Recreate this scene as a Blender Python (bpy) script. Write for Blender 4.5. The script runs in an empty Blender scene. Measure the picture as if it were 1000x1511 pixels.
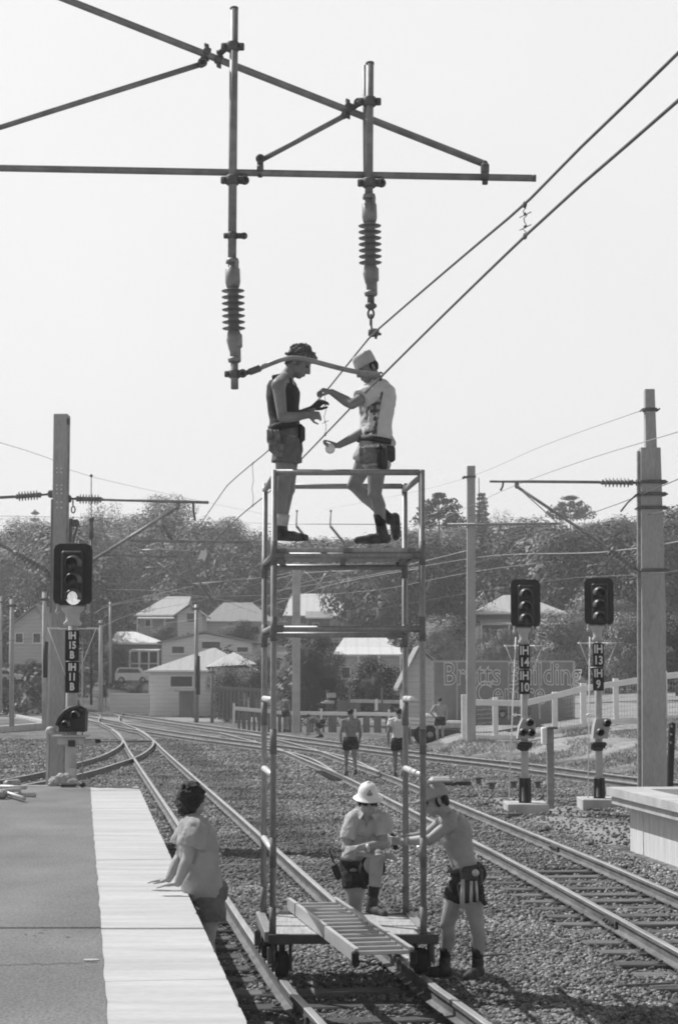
import bpy, bmesh, math, random
import numpy as np
from mathutils import Vector as V, Matrix, Quaternion, noise as mnoise

# ------------------------------------------------------------------ camera, sky, sun, exposure
SC = bpy.context.scene
F, YH, H = 2700.0, 998.0, 2.58            # lens in photo pixels, horizon row, eye height
TH = math.atan((YH - 755.5) / F); CT, ST = math.cos(TH), math.sin(TH)
cam_d = bpy.data.cameras.new('camera'); cam = bpy.data.objects.new('camera', cam_d)
SC.collection.objects.link(cam); SC.camera = cam
cam.location = (0, 0, H); cam.rotation_euler = (math.pi/2 + TH, 0, 0)
cam_d.sensor_fit = 'VERTICAL'; cam_d.sensor_height = 36; cam_d.sensor_width = 24
cam_d.lens = 36 * F / 1511; cam_d.clip_end = 3000; cam_d.clip_start = 0.1

SUN = V((-0.69, 0.50, 1.0)).normalized()   # towards the sun: high, left, a little in front
w = bpy.data.worlds.new('World'); SC.world = w; w.use_nodes = True
nt = w.node_tree; nt.nodes.clear()
sky = nt.nodes.new('ShaderNodeTexSky'); sky.sky_type = 'NISHITA'; sky.sun_disc = False
sky.sun_elevation = math.asin(SUN.z); sky.sun_rotation = math.atan2(SUN.x, SUN.y)
sky.air_density = 1.0; sky.dust_density = 4.0
bw = nt.nodes.new('ShaderNodeRGBToBW'); mx = nt.nodes.new('ShaderNodeMix'); mx.data_type = 'FLOAT'
bg = nt.nodes.new('ShaderNodeBackground'); ow = nt.nodes.new('ShaderNodeOutputWorld')
nt.links.new(sky.outputs[0], bw.inputs[0]); nt.links.new(bw.outputs[0], mx.inputs[3])
mx.inputs[0].default_value = 0.15                                      # an even, milky glare low down, deeper overhead
wc_ = nt.nodes.new('ShaderNodeTexCoord'); sp_ = nt.nodes.new('ShaderNodeSeparateXYZ'); gr_ = nt.nodes.new('ShaderNodeMapRange')
gr_.interpolation_type = 'SMOOTHSTEP'
nt.links.new(wc_.outputs['Generated'], sp_.inputs[0]); nt.links.new(sp_.outputs['Z'], gr_.inputs[0])
gr_.inputs[1].default_value = .34; gr_.inputs[2].default_value = .75; gr_.inputs[3].default_value = 10.0; gr_.inputs[4].default_value = .7
az_ = nt.nodes.new('ShaderNodeMapRange'); nt.links.new(sp_.outputs['Y'], az_.inputs[0])      # and dimmer away from the sun
az_.inputs[1].default_value = -.3; az_.inputs[2].default_value = .6; az_.inputs[3].default_value = .62; az_.inputs[4].default_value = 1.0
ml_ = nt.nodes.new('ShaderNodeMath'); ml_.operation = 'MULTIPLY'; nt.links.new(gr_.outputs[0], ml_.inputs[0]); nt.links.new(az_.outputs[0], ml_.inputs[1])
cn_ = nt.nodes.new('ShaderNodeTexNoise'); cn_.inputs['Scale'].default_value = 2.2; cn_.inputs['Detail'].default_value = 3; nt.links.new(wc_.outputs['Generated'], cn_.inputs['Vector'])
cr_ = nt.nodes.new('ShaderNodeMapRange'); nt.links.new(cn_.outputs['Fac'], cr_.inputs[0]); cr_.inputs[1].default_value = .3; cr_.inputs[2].default_value = .7; cr_.inputs[3].default_value = .955; cr_.inputs[4].default_value = 1.035
m2_ = nt.nodes.new('ShaderNodeMath'); m2_.operation = 'MULTIPLY'; nt.links.new(ml_.outputs[0], m2_.inputs[0]); nt.links.new(cr_.outputs[0], m2_.inputs[1])
nt.links.new(m2_.outputs[0], mx.inputs[2])
nt.links.new(mx.outputs[0], bg.inputs[0]); bg.inputs[1].default_value = 0.10
nt.links.new(bg.outputs[0], ow.inputs[0])
sl = bpy.data.lights.new('sun', 'SUN'); sl.energy = 5.0; sl.angle = math.radians(0.4)
so = bpy.data.objects.new('sun', sl); SC.collection.objects.link(so)
so.rotation_mode = 'QUATERNION'; so.rotation_quaternion = SUN.to_track_quat('Z', 'Y'); so.location = (-20, 20, 40)
SC.view_settings.view_transform = 'Standard'; SC.view_settings.look = 'None'
SC.view_settings.exposure = 0.0; SC.view_settings.gamma = 1.0
SC.cycles.filter_width = 1.9
SC.cycles.max_bounces = 6; SC.cycles.volume_bounces = 1; SC.cycles.transparent_max_bounces = 8
random.seed(7); RNG = np.random.default_rng(7)

# ------------------------------------------------------------------ pixel <-> world
def ray(px, py):
    u = (755.5 - py) / F
    return V(((px - 500) / F, CT - u*ST, ST + u*CT))
def P(px, py, Y):                       # photo point seen at distance Y
    d = ray(px, py); t = Y / d.y
    return V((d.x*t, Y, H + d.z*t))
def G(px, py, z=0.0):                   # photo point on the level z
    d = ray(px, py); t = (z - H) / d.z
    return V((d.x*t, d.y*t, z))

# ------------------------------------------------------------------ mesh builder
class MB:
    def __init__(s): s.v = []; s.f = []; s.m = []; s.sm = []
    def add(s, vs, fs, mat=0, smooth=False):
        o = len(s.v); s.v.extend([tuple(p) for p in vs])
        for f in fs: s.f.append(tuple(i + o for i in f)); s.m.append(mat); s.sm.append(smooth)
    def box(s, c, size, X=None, Y=None, Z=None, mat=0, bev=0.0):
        c = V(c); X = V(X).normalized() if X is not None else V((1,0,0)); 
        Z = V(Z).normalized() if Z is not None else V((0,0,1))
        Y = V(Y).normalized() if Y is not None else Z.cross(X).normalized()
        hx, hy, hz = size[0]/2, size[1]/2, size[2]/2
        if bev <= 0:
            vs = [c + X*a*hx + Y*b*hy + Z*d*hz for d in (-1,1) for a, b in ((-1,-1),(1,-1),(1,1),(-1,1))]
            s.add(vs, [(3,2,1,0),(4,5,6,7),(0,1,5,4),(1,2,6,5),(2,3,7,6),(3,0,4,7)], mat)
        else:
            b_ = min(bev, hx*.9, hy*.9, hz*.9); vs = []
            for zz, ins in ((-hz, b_), (-hz+b_, 0), (hz-b_, 0), (hz, b_)):
                ax, ay = hx-ins, hy-ins; q = b_ if ins == 0 else b_*.4
                for a, b in ((-ax+q,-ay),(ax-q,-ay),(ax,-ay+q),(ax,ay-q),(ax-q,ay),(-ax+q,ay),(-ax,ay-q),(-ax,-ay+q)):
                    vs.append(c + X*a + Y*b + Z*zz)
            fs = [tuple(range(7,-1,-1)), tuple(range(24,32))]
            for k in range(3):
                for i in range(8): fs.append((k*8+i, k*8+(i+1)%8, k*8+8+(i+1)%8, k*8+8+i))
            s.add(vs, fs, mat)
    def bar(s, p, q, wd, ht, up=(0,0,1), mat=0, bev=0.0):     # rectangular bar from p to q
        p, q = V(p), V(q); X = (q-p).normalized(); up = V(up)
        Y = up.cross(X)
        if Y.length < 1e-4: Y = V((0,1,0)).cross(X)
        Y.normalize(); Z = X.cross(Y)
        s.box((p+q)/2, ((q-p).length, wd, ht), X, Y, Z, mat, bev)
    def loft(s, rings, mat=0, smooth=True, caps=True, close=True):
        n = len(rings[0]); vs = [p for r in rings for p in r]; fs = []
        for k in range(len(rings)-1):
            for i in range(n if close else n-1):
                j = (i+1) % n; fs.append((k*n+i, k*n+j, k*n+n+j, k*n+n+i))
        if caps and close:
            fs.append(tuple(range(n-1,-1,-1))); b = (len(rings)-1)*n; fs.append(tuple(range(b, b+n)))
        s.add(vs, fs, mat, smooth)
    def tube(s, pts, r, n=10, mat=0, smooth=True):
        pts = [V(p) for p in pts]; m = len(pts)
        rs = r if isinstance(r, (list, tuple)) else [r]*m
        rings = []; a = None
        for i, p in enumerate(pts):
            t = (pts[min(i+1,m-1)] - pts[max(i-1,0)]).normalized()
            if a is None:
                a = t.cross(V((0,0,1)));
                if a.length < .05: a = t.cross(V((0,1,0)))
            a = (a - t*a.dot(t)).normalized(); b = t.cross(a)
            rings.append([p + (a*math.cos(2*math.pi*k/n) + b*math.sin(2*math.pi*k/n))*rs[i] for k in range(n)])
        s.loft(rings, mat, smooth)
    def lathe(s, p, q, prof, n=14, mat=0, smooth=True):       # prof = (distance along axis from p, radius)
        p, q = V(p), V(q); t = (q-p).normalized()
        s.tube([p + t*d for d, r in prof], [max(r, 1e-4) for d, r in prof], n, mat, smooth)
    def prism(s, poly, p, X, Y, depth, mat=0):                # outline in (X,Y) from p, thickness along X x Y
        X, Y = V(X).normalized(), V(Y).normalized(); Z = X.cross(Y); p = V(p); n = len(poly)
        vs = [p + X*a + Y*b for a, b in poly] + [p + X*a + Y*b + Z*depth for a, b in poly]
        s.add(vs, [tuple(range(n-1,-1,-1)), tuple(range(n,2*n))] + [(i,(i+1)%n,n+(i+1)%n,n+i) for i in range(n)], mat)
    def cap(s, p, q, r0, r1, n=14, mat=0):                    # round-ended cone
        p, q = V(p), V(q); d = q-p; L = d.length
        if L < 1e-6: d = V((0,0,1)); L = 1e-6
        t = d.normalized(); pts = []; rs = []
        for k in range(5): a = math.pi/2*(1-k/4); pts.append(p - t*r0*math.sin(a)); rs.append(max(r0*math.cos(a), 1e-4))
        for k in range(5): a = math.pi/2*k/4; pts.append(q + t*r1*math.sin(a)); rs.append(max(r1*math.cos(a), 1e-4))
        a0 = t.cross(V((0,0,1)));
        if a0.length < .05: a0 = t.cross(V((0,1,0)))
        a0.normalize(); b0 = t.cross(a0)
        s.loft([[pp + (a0*math.cos(2*math.pi*k/n) + b0*math.sin(2*math.pi*k/n))*r for k in range(n)] for pp, r in zip(pts, rs)], mat, True)
    def ell(s, c, ax, ay, az, n=14, mat=0):                   # ellipsoid with three half-axis vectors
        c, ax, ay, az = V(c), V(ax), V(ay), V(az); rings = []; m = 9
        if ax.cross(ay).dot(az) < 0: ax = -ax
        for k in range(m):
            a = -math.pi/2 + math.pi*k/(m-1); r = max(math.cos(a), 1e-3)
            rings.append([c + az*math.sin(a) + (ax*math.cos(2*math.pi*i/n) + ay*math.sin(2*math.pi*i/n))*r for i in range(n)])
        s.loft(rings, mat, True)
    def mesh(s, name, off=None):
        me = bpy.data.meshes.new(name); vs = s.v
        if off is not None: vs = [(a-off[0], b-off[1], c-off[2]) for a, b, c in vs]
        me.from_pydata(vs, [], s.f); me.polygons.foreach_set('material_index', s.m); me.polygons.foreach_set('use_smooth', s.sm)
        me.update(); return me
    def build(s, name, mats, parent=None):
        root = parent
        while root is not None and root.parent is not None: root = root.parent
        off = root.location if root is not None else None
        return link(name, s.mesh(name, off), mats, parent)
def link(name, me, mats, parent=None):
    o = bpy.data.objects.new(name, me); SC.collection.objects.link(o)
    for m in (mats if isinstance(mats, (list, tuple)) else [mats]): me.materials.append(m)
    if parent is not None: o.parent = parent
    return o
def thing(name, label, cat, loc=(0,0,0), group=None):
    o = bpy.data.objects.new(name, None); SC.collection.objects.link(o); o.location = loc; o.empty_display_size = .1
    return tag(o, label, cat, group)
def tag(o, label=None, cat=None, group=None, kind=None):
    if label: o['label'] = label
    if cat: o['category'] = cat
    if group: o['group'] = group
    if kind: o['kind'] = kind
    return o
def free(mb, name, mats, label=None, cat=None, group=None, kind=None):   # a thing that is one mesh, origin at its base
    c = np.array(mb.v); lo = c.min(0); hi = c.max(0); off = V(((lo[0]+hi[0])/2, (lo[1]+hi[1])/2, lo[2]))
    o = link(name, mb.mesh(name, off), mats); o.location = off
    return tag(o, label, cat, group, kind)
def copy_tree(o, parent=None):
    c = o.copy(); SC.collection.objects.link(c); c.parent = parent
    for ch in list(o.children): copy_tree(ch, c)
    return c
def evaluated(me, mods):
    o = bpy.data.objects.new('tmp', me); SC.collection.objects.link(o)
    for typ, kw in mods:
        m = o.modifiers.new(typ, typ)
        for k, v in kw.items(): setattr(m, k, v)
    dg = bpy.context.evaluated_depsgraph_get(); dg.update()
    r = bpy.data.meshes.new_from_object(o.evaluated_get(dg)); bpy.data.objects.remove(o)
    return r
CLOUD = bpy.data.textures.new('creases', 'CLOUDS'); CLOUD.noise_scale = 0.075; CLOUD.noise_depth = 3
CURLS = bpy.data.textures.new('curls', 'CLOUDS'); CURLS.noise_scale = 0.03; CURLS.noise_depth = 2
def soft(mb, name, mat, parent, vox=.007, it=4, disp=0.0, tex=None):          # voxel-merge the shells into one skin
    root = parent
    while root.parent is not None: root = root.parent
    mods = [('REMESH', dict(mode='VOXEL', voxel_size=vox, use_smooth_shade=True)), ('SMOOTH', dict(factor=.5, iterations=it))]
    if disp: mods.append(('DISPLACE', dict(texture=tex or CLOUD, strength=disp, mid_level=.5, texture_coords='LOCAL')))
    me = evaluated(mb.mesh(name, root.location), mods); me.name = name
    me.polygons.foreach_set('use_smooth', [True]*len(me.polygons))
    return link(name, me, mat, parent)
def text_on(body, p, X, Z, size, mb, mat=0, depth=.004, align='CENTER', bold=0.0, outline=False, sx=1.0):
    cu = bpy.data.curves.new('t', 'FONT'); cu.body = body; cu.size = size; cu.align_x = align; cu.align_y = 'CENTER'
    cu.offset = bold; cu.resolution_u = 3
    if outline: cu.fill_mode = 'NONE'; cu.bevel_depth = outline; cu.bevel_resolution = 0
    else: cu.extrude = depth/2
    o = bpy.data.objects.new('t', cu); SC.collection.objects.link(o)
    dg = bpy.context.evaluated_depsgraph_get(); dg.update()
    me = o.evaluated_get(dg).to_mesh(); X = V(X).normalized(); Z = V(Z).normalized(); N = X.cross(Z)
    p = V(p); mb.add([p + X*v.co.x*sx + Z*v.co.y + N*v.co.z for v in me.vertices], [tuple(f.vertices) for f in me.polygons], mat)
    o.evaluated_get(dg).to_mesh_clear(); bpy.data.objects.remove(o)

# ------------------------------------------------------------------ materials (the film is black and white, so every colour is a grey)
def mat(name, a, b=None, scale=8.0, rough=.7, bump=0.0, metal=0.0, stretch=None, detail=4.0, spec=.3, fine=0.0, fscale=120., rand=0.0, bands=None):
    m = bpy.data.materials.new(name); m.use_nodes = True; t = m.node_tree; N = t.nodes; L = t.links
    bs = N['Principled BSDF']; bs.inputs['Roughness'].default_value = rough; bs.inputs['Metallic'].default_value = metal
    bs.inputs['Specular IOR Level'].default_value = spec
    tc = N.new('ShaderNodeTexCoord'); src = tc.outputs['Object']
    if stretch:
        mp = N.new('ShaderNodeMapping'); mp.inputs['Scale'].default_value = stretch; L.new(src, mp.inputs[0]); src = mp.outputs[0]
    nz = N.new('ShaderNodeTexNoise'); nz.inputs['Scale'].default_value = scale; nz.inputs['Detail'].default_value = detail
    L.new(src, nz.inputs['Vector'])
    rp = N.new('ShaderNodeValToRGB'); b = a if b is None else b
    rp.color_ramp.elements[0].position = .3; rp.color_ramp.elements[0].color = (a,a,a,1)
    rp.color_ramp.elements[1].position = .7; rp.color_ramp.elements[1].color = (b,b,b,1)
    L.new(nz.outputs['Fac'], rp.inputs[0]); out = rp.outputs[0]; hsrc = nz.outputs['Fac']
    if fine:
        n2 = N.new('ShaderNodeTexNoise'); n2.inputs['Scale'].default_value = fscale; n2.inputs['Detail'].default_value = 3; L.new(src, n2.inputs['Vector'])
        mr = N.new('ShaderNodeMapRange'); mr.inputs[1].default_value = .3; mr.inputs[2].default_value = .7; mr.inputs[3].default_value = 1-fine; mr.inputs[4].default_value = 1+fine
        L.new(n2.outputs['Fac'], mr.inputs[0]); mm = N.new('ShaderNodeVectorMath'); mm.operation = 'SCALE'
        L.new(out, mm.inputs[0]); L.new(mr.outputs[0], mm.inputs['Scale']); out = mm.outputs[0]; hsrc = n2.outputs['Fac']
    if bands:                                                  # sheet seams or board laps
        sx = N.new('ShaderNodeSeparateXYZ'); L.new(tc.outputs['Object'], sx.inputs[0]); fr = N.new('ShaderNodeMath'); fr.operation = 'MULTIPLY'; L.new(sx.outputs[bands[0]], fr.inputs[0]); fr.inputs[1].default_value = bands[1]
        f2 = N.new('ShaderNodeMath'); f2.operation = 'FRACT'; L.new(fr.outputs[0], f2.inputs[0]); mr = N.new('ShaderNodeMapRange'); mr.inputs[1].default_value = .0; mr.inputs[2].default_value = .22; mr.inputs[3].default_value = 1-bands[2]; mr.inputs[4].default_value = 1
        L.new(f2.outputs[0], mr.inputs[0]); mm = N.new('ShaderNodeVectorMath'); mm.operation = 'SCALE'; L.new(out, mm.inputs[0]); L.new(mr.outputs[0], mm.inputs['Scale']); out = mm.outputs[0]
    if rand:
        oi = N.new('ShaderNodeObjectInfo'); mr = N.new('ShaderNodeMapRange'); mr.inputs[3].default_value = 1-rand; mr.inputs[4].default_value = 1+rand
        L.new(oi.outputs['Random'], mr.inputs[0]); mm = N.new('ShaderNodeVectorMath'); mm.operation = 'SCALE'
        L.new(out, mm.inputs[0]); L.new(mr.outputs[0], mm.inputs['Scale']); out = mm.outputs[0]
    L.new(out, bs.inputs['Base Color'])
    if bump:
        bp = N.new('ShaderNodeBump'); bp.inputs['Strength'].default_value = bump; bp.inputs['Distance'].default_value = .02
        L.new(hsrc, bp.inputs['Height']); L.new(bp.outputs[0], bs.inputs['Normal'])
    return m
M = {}
M['galv'] = mat('galvanised_steel', 0.24, 0.38, 14, .5, .05, .35, fine=.12)
M['pipe'] = mat('weathered_pipe', 0.22, 0.34, 9, .55, .06, .3, fine=.15)
M['pipe_dark'] = mat('dark_pipe', 0.1, 0.18, 9, .6, .05, .2, fine=.15)
M['scaff'] = mat('scaffold_tube', 0.24, 0.34, 5, .5, .08, .35, stretch=(1,1,.4), fine=.15, fscale=60)
M['scaff_joint'] = mat('scaffold_joint', 0.15, 0.22, 20, .6, .1, .2)
M['concrete'] = mat('mast_concrete', 0.34, 0.45, 3, .85, .15, stretch=(1,1,.25), fine=.12, fscale=40)
M['concrete_l'] = mat('pale_concrete', 0.38, 0.54, 2.5, .9, .2, fine=.10, fscale=45)
M['plat_edge'] = mat('platform_concrete', 0.41, 0.55, 1.5, .9, .25, stretch=(.5,3.2,1), detail=8, fine=.10, fscale=34)
M['asphalt'] = mat('platform_asphalt', 0.135, 0.21, 1.1, .92, .35, stretch=(1,.55,1), detail=9, fine=.25, fscale=60)
M['rail_side'] = mat('rail_rust', .10, .20, 10, .75, .1, stretch=(1,.3,1), fine=.2, fscale=60)
M['rail_top'] = mat('rail_polished', 0.36, 0.5, 4, .38, .03, .4, stretch=(3,.3,1))
M['sleeper'] = mat('weathered_timber', 0.08, 0.2, 3, .9, .5, stretch=(1,14,6), fine=.25, fscale=30, rand=.35)
M['plate'] = mat('base_plate', .05, .12, 20, .8)
M['stone'] = mat('ballast_stone', .10, .52, 9, .92, .2, fine=.3, fscale=60)
M['black'] = mat('black_paint', .018, .03, 6, .55, .03, fine=.2)
M['blackplate'] = mat('black_plate', .010, .016, 6, .7)
M['white'] = mat('white_paint', 0.76, 0.86, 5, .6, .05, fine=.05)
M['whitew'] = mat('weathered_white', 0.78, 0.88, 4, .7, .1, fine=.1)
M['letter'] = mat('white_letter', .72, .8, 8, .6)
M['lens_dark'] = mat('dark_lens', .02, .05, 12, .12, spec=.6)
M['lens_lit'] = mat('lit_lens', .5, .9, 26, .2, .3, spec=.5)
_b = M['lens_lit'].node_tree.nodes['Principled BSDF']; M['lens_lit'].node_tree.links.new(_b.inputs['Base Color'].links[0].from_socket, _b.inputs['Emission Color']); _b.inputs['Emission Strength'].default_value = .75
M['hood'] = mat('worn_black_hood', .07, .11, 12, .42, .03, spec=.5)
M['signal_grey'] = mat('signal_post', 0.4, 0.52, 6, .6, .05, fine=.1)
M['porcelain'] = mat('insulator_glaze', 0.16, 0.26, 10, .3, spec=.5)
M['porc_l'] = mat('pale_insulator', .22, .34, 10, .35, spec=.5)
M['wire'] = mat('copper_wire', 0.13, 0.2, 20, .5, 0, .3)
M['wire_l'] = mat('bright_wire', .35, .5, 20, .45, 0, .3)
M['deck'] = mat('deck_plank', 0.34, 0.5, 4, .85, .3, stretch=(12,1,1), fine=.12, fscale=40)
M['beam'] = mat('painted_beam', .06, .10, 6, .55, .1, fine=.2)
M['rubber'] = mat('rubber', .015, .03, 20, .85)
M['alu'] = mat('aluminium', .45, .6, 6, .45, .05, .3, stretch=(1,6,1))
M['skin'] = mat('tanned_skin', 0.2, 0.28, 9, .5, .06, fine=.06, fscale=70)
M['skin_l'] = mat('fair_skin', 0.29, 0.38, 9, .52, .06, fine=.06, fscale=70)
M['hair'] = mat('dark_hair', .012, .035, 60, .55, .8, fine=.4, fscale=150)
M['hair_f'] = mat('fair_hair', .09, .22, 60, .55, .8, fine=.4, fscale=150)
M['cloth_d'] = mat('dark_cloth', .020, .04, 12, .9, .3, fine=.2, fscale=200)
M['cloth_n'] = mat('navy_singlet', .045, .07, 12, .9, .3, fine=.15, fscale=200)
M['cloth_m'] = mat('grey_cloth', 0.12, 0.19, 10, .9, .3, fine=.15, fscale=200)
M['cloth_k'] = mat('khaki_cloth', 0.44, 0.55, 7, .9, .3, fine=.08, fscale=200)
M['cloth_t'] = mat('tshirt_cloth', 0.33, 0.42, 6, .9, .3, fine=.08, fscale=200)
M['cloth_w'] = mat('white_cloth', 0.58, 0.7, 7, .9, .25, fine=.06, fscale=200)
M['leather'] = mat('worn_leather', .03, .08, 14, .65, .3, fine=.3)
M['leather_l'] = mat('pale_leather', .10, .3, 18, .7, .4, fine=.3)
M['boot'] = mat('dusty_boot', .03, .09, 16, .7, .3, fine=.3)
M['sock'] = mat('dark_sock', .03, .05, 30, .95, .3)
M['sock_l'] = mat('pale_sock', .4, .55, 30, .95, .3)
M['helmet_w'] = mat('white_helmet', 0.74, 0.84, 6, .4, .03)
M['helmet_g'] = mat('dusty_helmet', .30, .40, 6, .5, .03, fine=.1)
M['glass'] = mat('window_glass', .02, .05, 3, .15, spec=.5)
M['wall_w'] = mat('painted_board', 0.68, 0.78, 2, .8, .1, stretch=(.5,.5,9), bands=('Z', 3.6, .22))
M['wall_g'] = mat('grey_board', 0.48, 0.58, 2, .8, .1, stretch=(.5,.5,9), bands=('Z', 3.6, .22))
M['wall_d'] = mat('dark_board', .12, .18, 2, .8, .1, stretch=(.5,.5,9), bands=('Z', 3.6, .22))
M['roof_w'] = mat('white_iron', 0.62, 0.75, 2, .55, .1, stretch=(8,1,1), bands=('X', 1.35, .16))
M['roof_l'] = mat('pale_iron', 0.4, 0.52, 2, .6, .1, stretch=(8,1,1), bands=('X', 1.35, .16))
M['roof_m'] = mat('grey_iron', .26, .34, 2, .65, .1, stretch=(8,1,1), bands=('X', 1.35, .16))
M['sign'] = mat('sign_board', 0.24, 0.29, 3, .8, .05)
M['sign_line'] = mat('sign_lettering', 0.76, 0.84, 3, .8)
M['timber_g'] = mat('grey_paling', .15, .26, 3, .9, .3, stretch=(9,9,.6), fine=.15)
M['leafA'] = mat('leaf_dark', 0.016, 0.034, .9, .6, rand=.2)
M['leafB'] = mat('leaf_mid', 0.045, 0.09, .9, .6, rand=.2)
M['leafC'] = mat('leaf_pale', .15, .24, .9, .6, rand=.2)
M['bark'] = mat('bark', .06, .14, 6, .9, .5, stretch=(3,3,.6))
M['pale_car'] = mat('pale_car_paint', .5, .6, 2, .35, spec=.5)
M['dark_car'] = mat('dark_car_paint', .06, .09, 2, .35, spec=.5)
M['rag'] = mat('canvas_rag', .35, .6, 12, .95, .4)
# ------------------------------------------------------------------ ground
def smooth(t): t = max(0., min(1., t)); return t*t*(3-2*t)
def lerp_tab(tab, x):
    if x <= tab[0][0]: return tab[0][1]
    for (a, b), (c, d) in zip(tab, tab[1:]):
        if x <= c: return b + (d-b)*(x-a)/(c-a)
    return tab[-1][1]
EMB = [(3.0,0),(3.6,.15),(4.3,.45),(6,.47),(7.3,.70),(8.6,.92),(9.8,1.06),(12,1.2),(20,1.6),(40,2.2)]
def bank_t(X, Y):
    yc = 58.75 - 3.5*(X - 2.76) + 2.2
    yc = max(yc, 33)
    return smooth((Y - yc)/max(62.5 - yc, 3.0)) if Y < 62.5 else 1.0
def zt(X, Y):
    z = lerp_tab(EMB, X)*bank_t(X, Y)
    if Y > 100:
        n = mnoise.noise(V((X*.012, Y*.012, 3.))) ; y0 = 126 + 5*n
        h = max(0., Y - y0)*.107
        if h > 22: h = 22 + (h-22)*.15
        z += h*(1 + .12*mnoise.noise(V((X*.01, Y*.01, 9.))))
    if Y > 36 and X < -12: z += .15*smooth((-12-X)/6)
    return z
def lines(segs):
    r = []
    for a, b, st in segs:
        x = a
        while x < b - 1e-6: r.append(x); x += st
    r.append(segs[-1][1]); return r
xs = lines([(-160,-40,10),(-40,-12,2),(-12,14,.5),(14,40,2),(40,200,10)])
ys = lines([(-30,8,4),(8,32,.5),(32,70,.75),(70,130,2.5),(130,460,8)])
gv, gz, gd, gs = [], [], [], []
for y in ys:
    for x in xs:
        n = mnoise.noise(V((x*.35, y*.35, 0)))
        z = zt(x, y) - .035 + .02*n
        gv.append((x, y, z))
        gr = max(bank_t(x, y)*smooth((lerp_tab(EMB, x)-.1)/.3), smooth((y-100)/14), smooth((-20-x)/8)*.6)
        gz.append(gr)
        gs.append(smooth((y-112)/10))
        gd.append(smooth(1-abs(x-4.2-.1*(34-y))/1.3)*smooth((y-27.5)/2)*smooth((43-y)/4))
nx = len(xs)
gf = [(j*nx+i, j*nx+i+1, (j+1)*nx+i+1, (j+1)*nx+i) for j in range(len(ys)-1) for i in range(nx-1)]
gm = bpy.data.meshes.new('ground'); gm.from_pydata(gv, [], gf); gm.polygons.foreach_set('use_smooth', [True]*len(gf))
gm.attributes.new('grass', 'FLOAT', 'POINT').data.foreach_set('value', gz)
gm.attributes.new('scrub', 'FLOAT', 'POINT').data.foreach_set('value', gs)
gm.attributes.new('dirt', 'FLOAT', 'POINT').data.foreach_set('value', gd)
def ground_mat():
    m = bpy.data.materials.new('ground_gravel'); m.use_nodes = True; t = m.node_tree; N = t.nodes; L = t.links
    bs = N['Principled BSDF']; bs.inputs['Roughness'].default_value = .95; bs.inputs['Specular IOR Level'].default_value = .1
    tc = N.new('ShaderNodeTexCoord'); obj = tc.outputs['Object']
    def noise(sc, det=4): n = N.new('ShaderNodeTexNoise'); n.inputs['Scale'].default_value = sc; n.inputs['Detail'].default_value = det; L.new(obj, n.inputs['Vector']); return n.outputs['Fac']
    def ramp(src, stops):
        r = N.new('ShaderNodeValToRGB'); e = r.color_ramp.elements
        while len(e) < len(stops): e.new(.5)
        for k, (p_, c_) in enumerate(stops): e[k].position = p_; e[k].color = (c_,c_,c_,1)
        L.new(src, r.inputs[0]); return r.outputs[0]
    def mixc(f, a, b, typ='MIX'):
        x = N.new('ShaderNodeMix'); x.data_type = 'RGBA'; x.blend_type = typ
        if isinstance(f, float): x.inputs[0].default_value = f
        else: L.new(f, x.inputs[0])
        L.new(a, x.inputs[6]); L.new(b, x.inputs[7]); return x.outputs[2]
    def vor(sc): v = N.new('ShaderNodeTexVoronoi'); v.inputs['Scale'].default_value = sc; L.new(obj, v.inputs['Vector']); return v
    v1 = vor(17); sepc = N.new('ShaderNodeSeparateColor'); L.new(v1.outputs['Color'], sepc.inputs[0])
    ball = ramp(sepc.outputs[0], [(0,.10),(.5,.20),(1,.34)])
    patch = ramp(noise(.45, 5), [(.3,.62),(.7,1.15)])
    ball = mixc(1.0, ball, patch, 'MULTIPLY')
    spot = ramp(noise(1.7, 3), [(.36,.55),(.5,1.0)])
    ball = mixc(1.0, ball, spot, 'MULTIPLY')
    grass = mixc(.5, ramp(noise(.55, 6), [(.3,.20),(.72,.46)]), ramp(noise(9, 4), [(.3,.15),(.7,.44)]))
    dirt = ramp(noise(5, 6), [(.3,.24),(.7,.36)])
    ag = N.new('ShaderNodeAttribute'); ag.attribute_name = 'grass'; ad = N.new('ShaderNodeAttribute'); ad.attribute_name = 'dirt'
    def edge(a, sc):
        ad_ = N.new('ShaderNodeMath'); ad_.operation = 'MULTIPLY_ADD'; L.new(noise(sc, 5), ad_.inputs[0]); ad_.inputs[1].default_value = 1.2
        sb = N.new('ShaderNodeMath'); sb.operation = 'SUBTRACT'; L.new(a, sb.inputs[0]); sb.inputs[1].default_value = .6
        L.new(sb.outputs[0], ad_.inputs[2]); return ramp(ad_.outputs[0], [(.35,0.),(.65,1.)])
    c = mixc(edge(ad.outputs['Fac'], 2.2), ball, dirt); c = mixc(edge(ag.outputs['Fac'], 1.3), c, grass)
    as_ = N.new('ShaderNodeAttribute'); as_.attribute_name = 'scrub'; c = mixc(edge(as_.outputs['Fac'], .12), c, ramp(noise(.35, 6), [(.3,.05),(.55,.10),(.75,.22)]))
    L.new(c, bs.inputs['Base Color'])
    bp = N.new('ShaderNodeBump'); bp.inputs['Strength'].default_value = .9; bp.inputs['Distance'].default_value = .05
    L.new(sepc.outputs[1], bp.inputs['Height']); b2 = N.new('ShaderNodeBump'); b2.inputs['Strength'].default_value = .35; b2.inputs['Distance'].default_value = .1
    L.new(noise(3.5, 6), b2.inputs['Height']); L.new(bp.outputs[0], b2.inputs['Normal']); L.new(b2.outputs[0], bs.inputs['Normal'])
    return m
tag(link('ground', gm, ground_mat()), kind='structure')

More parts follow.
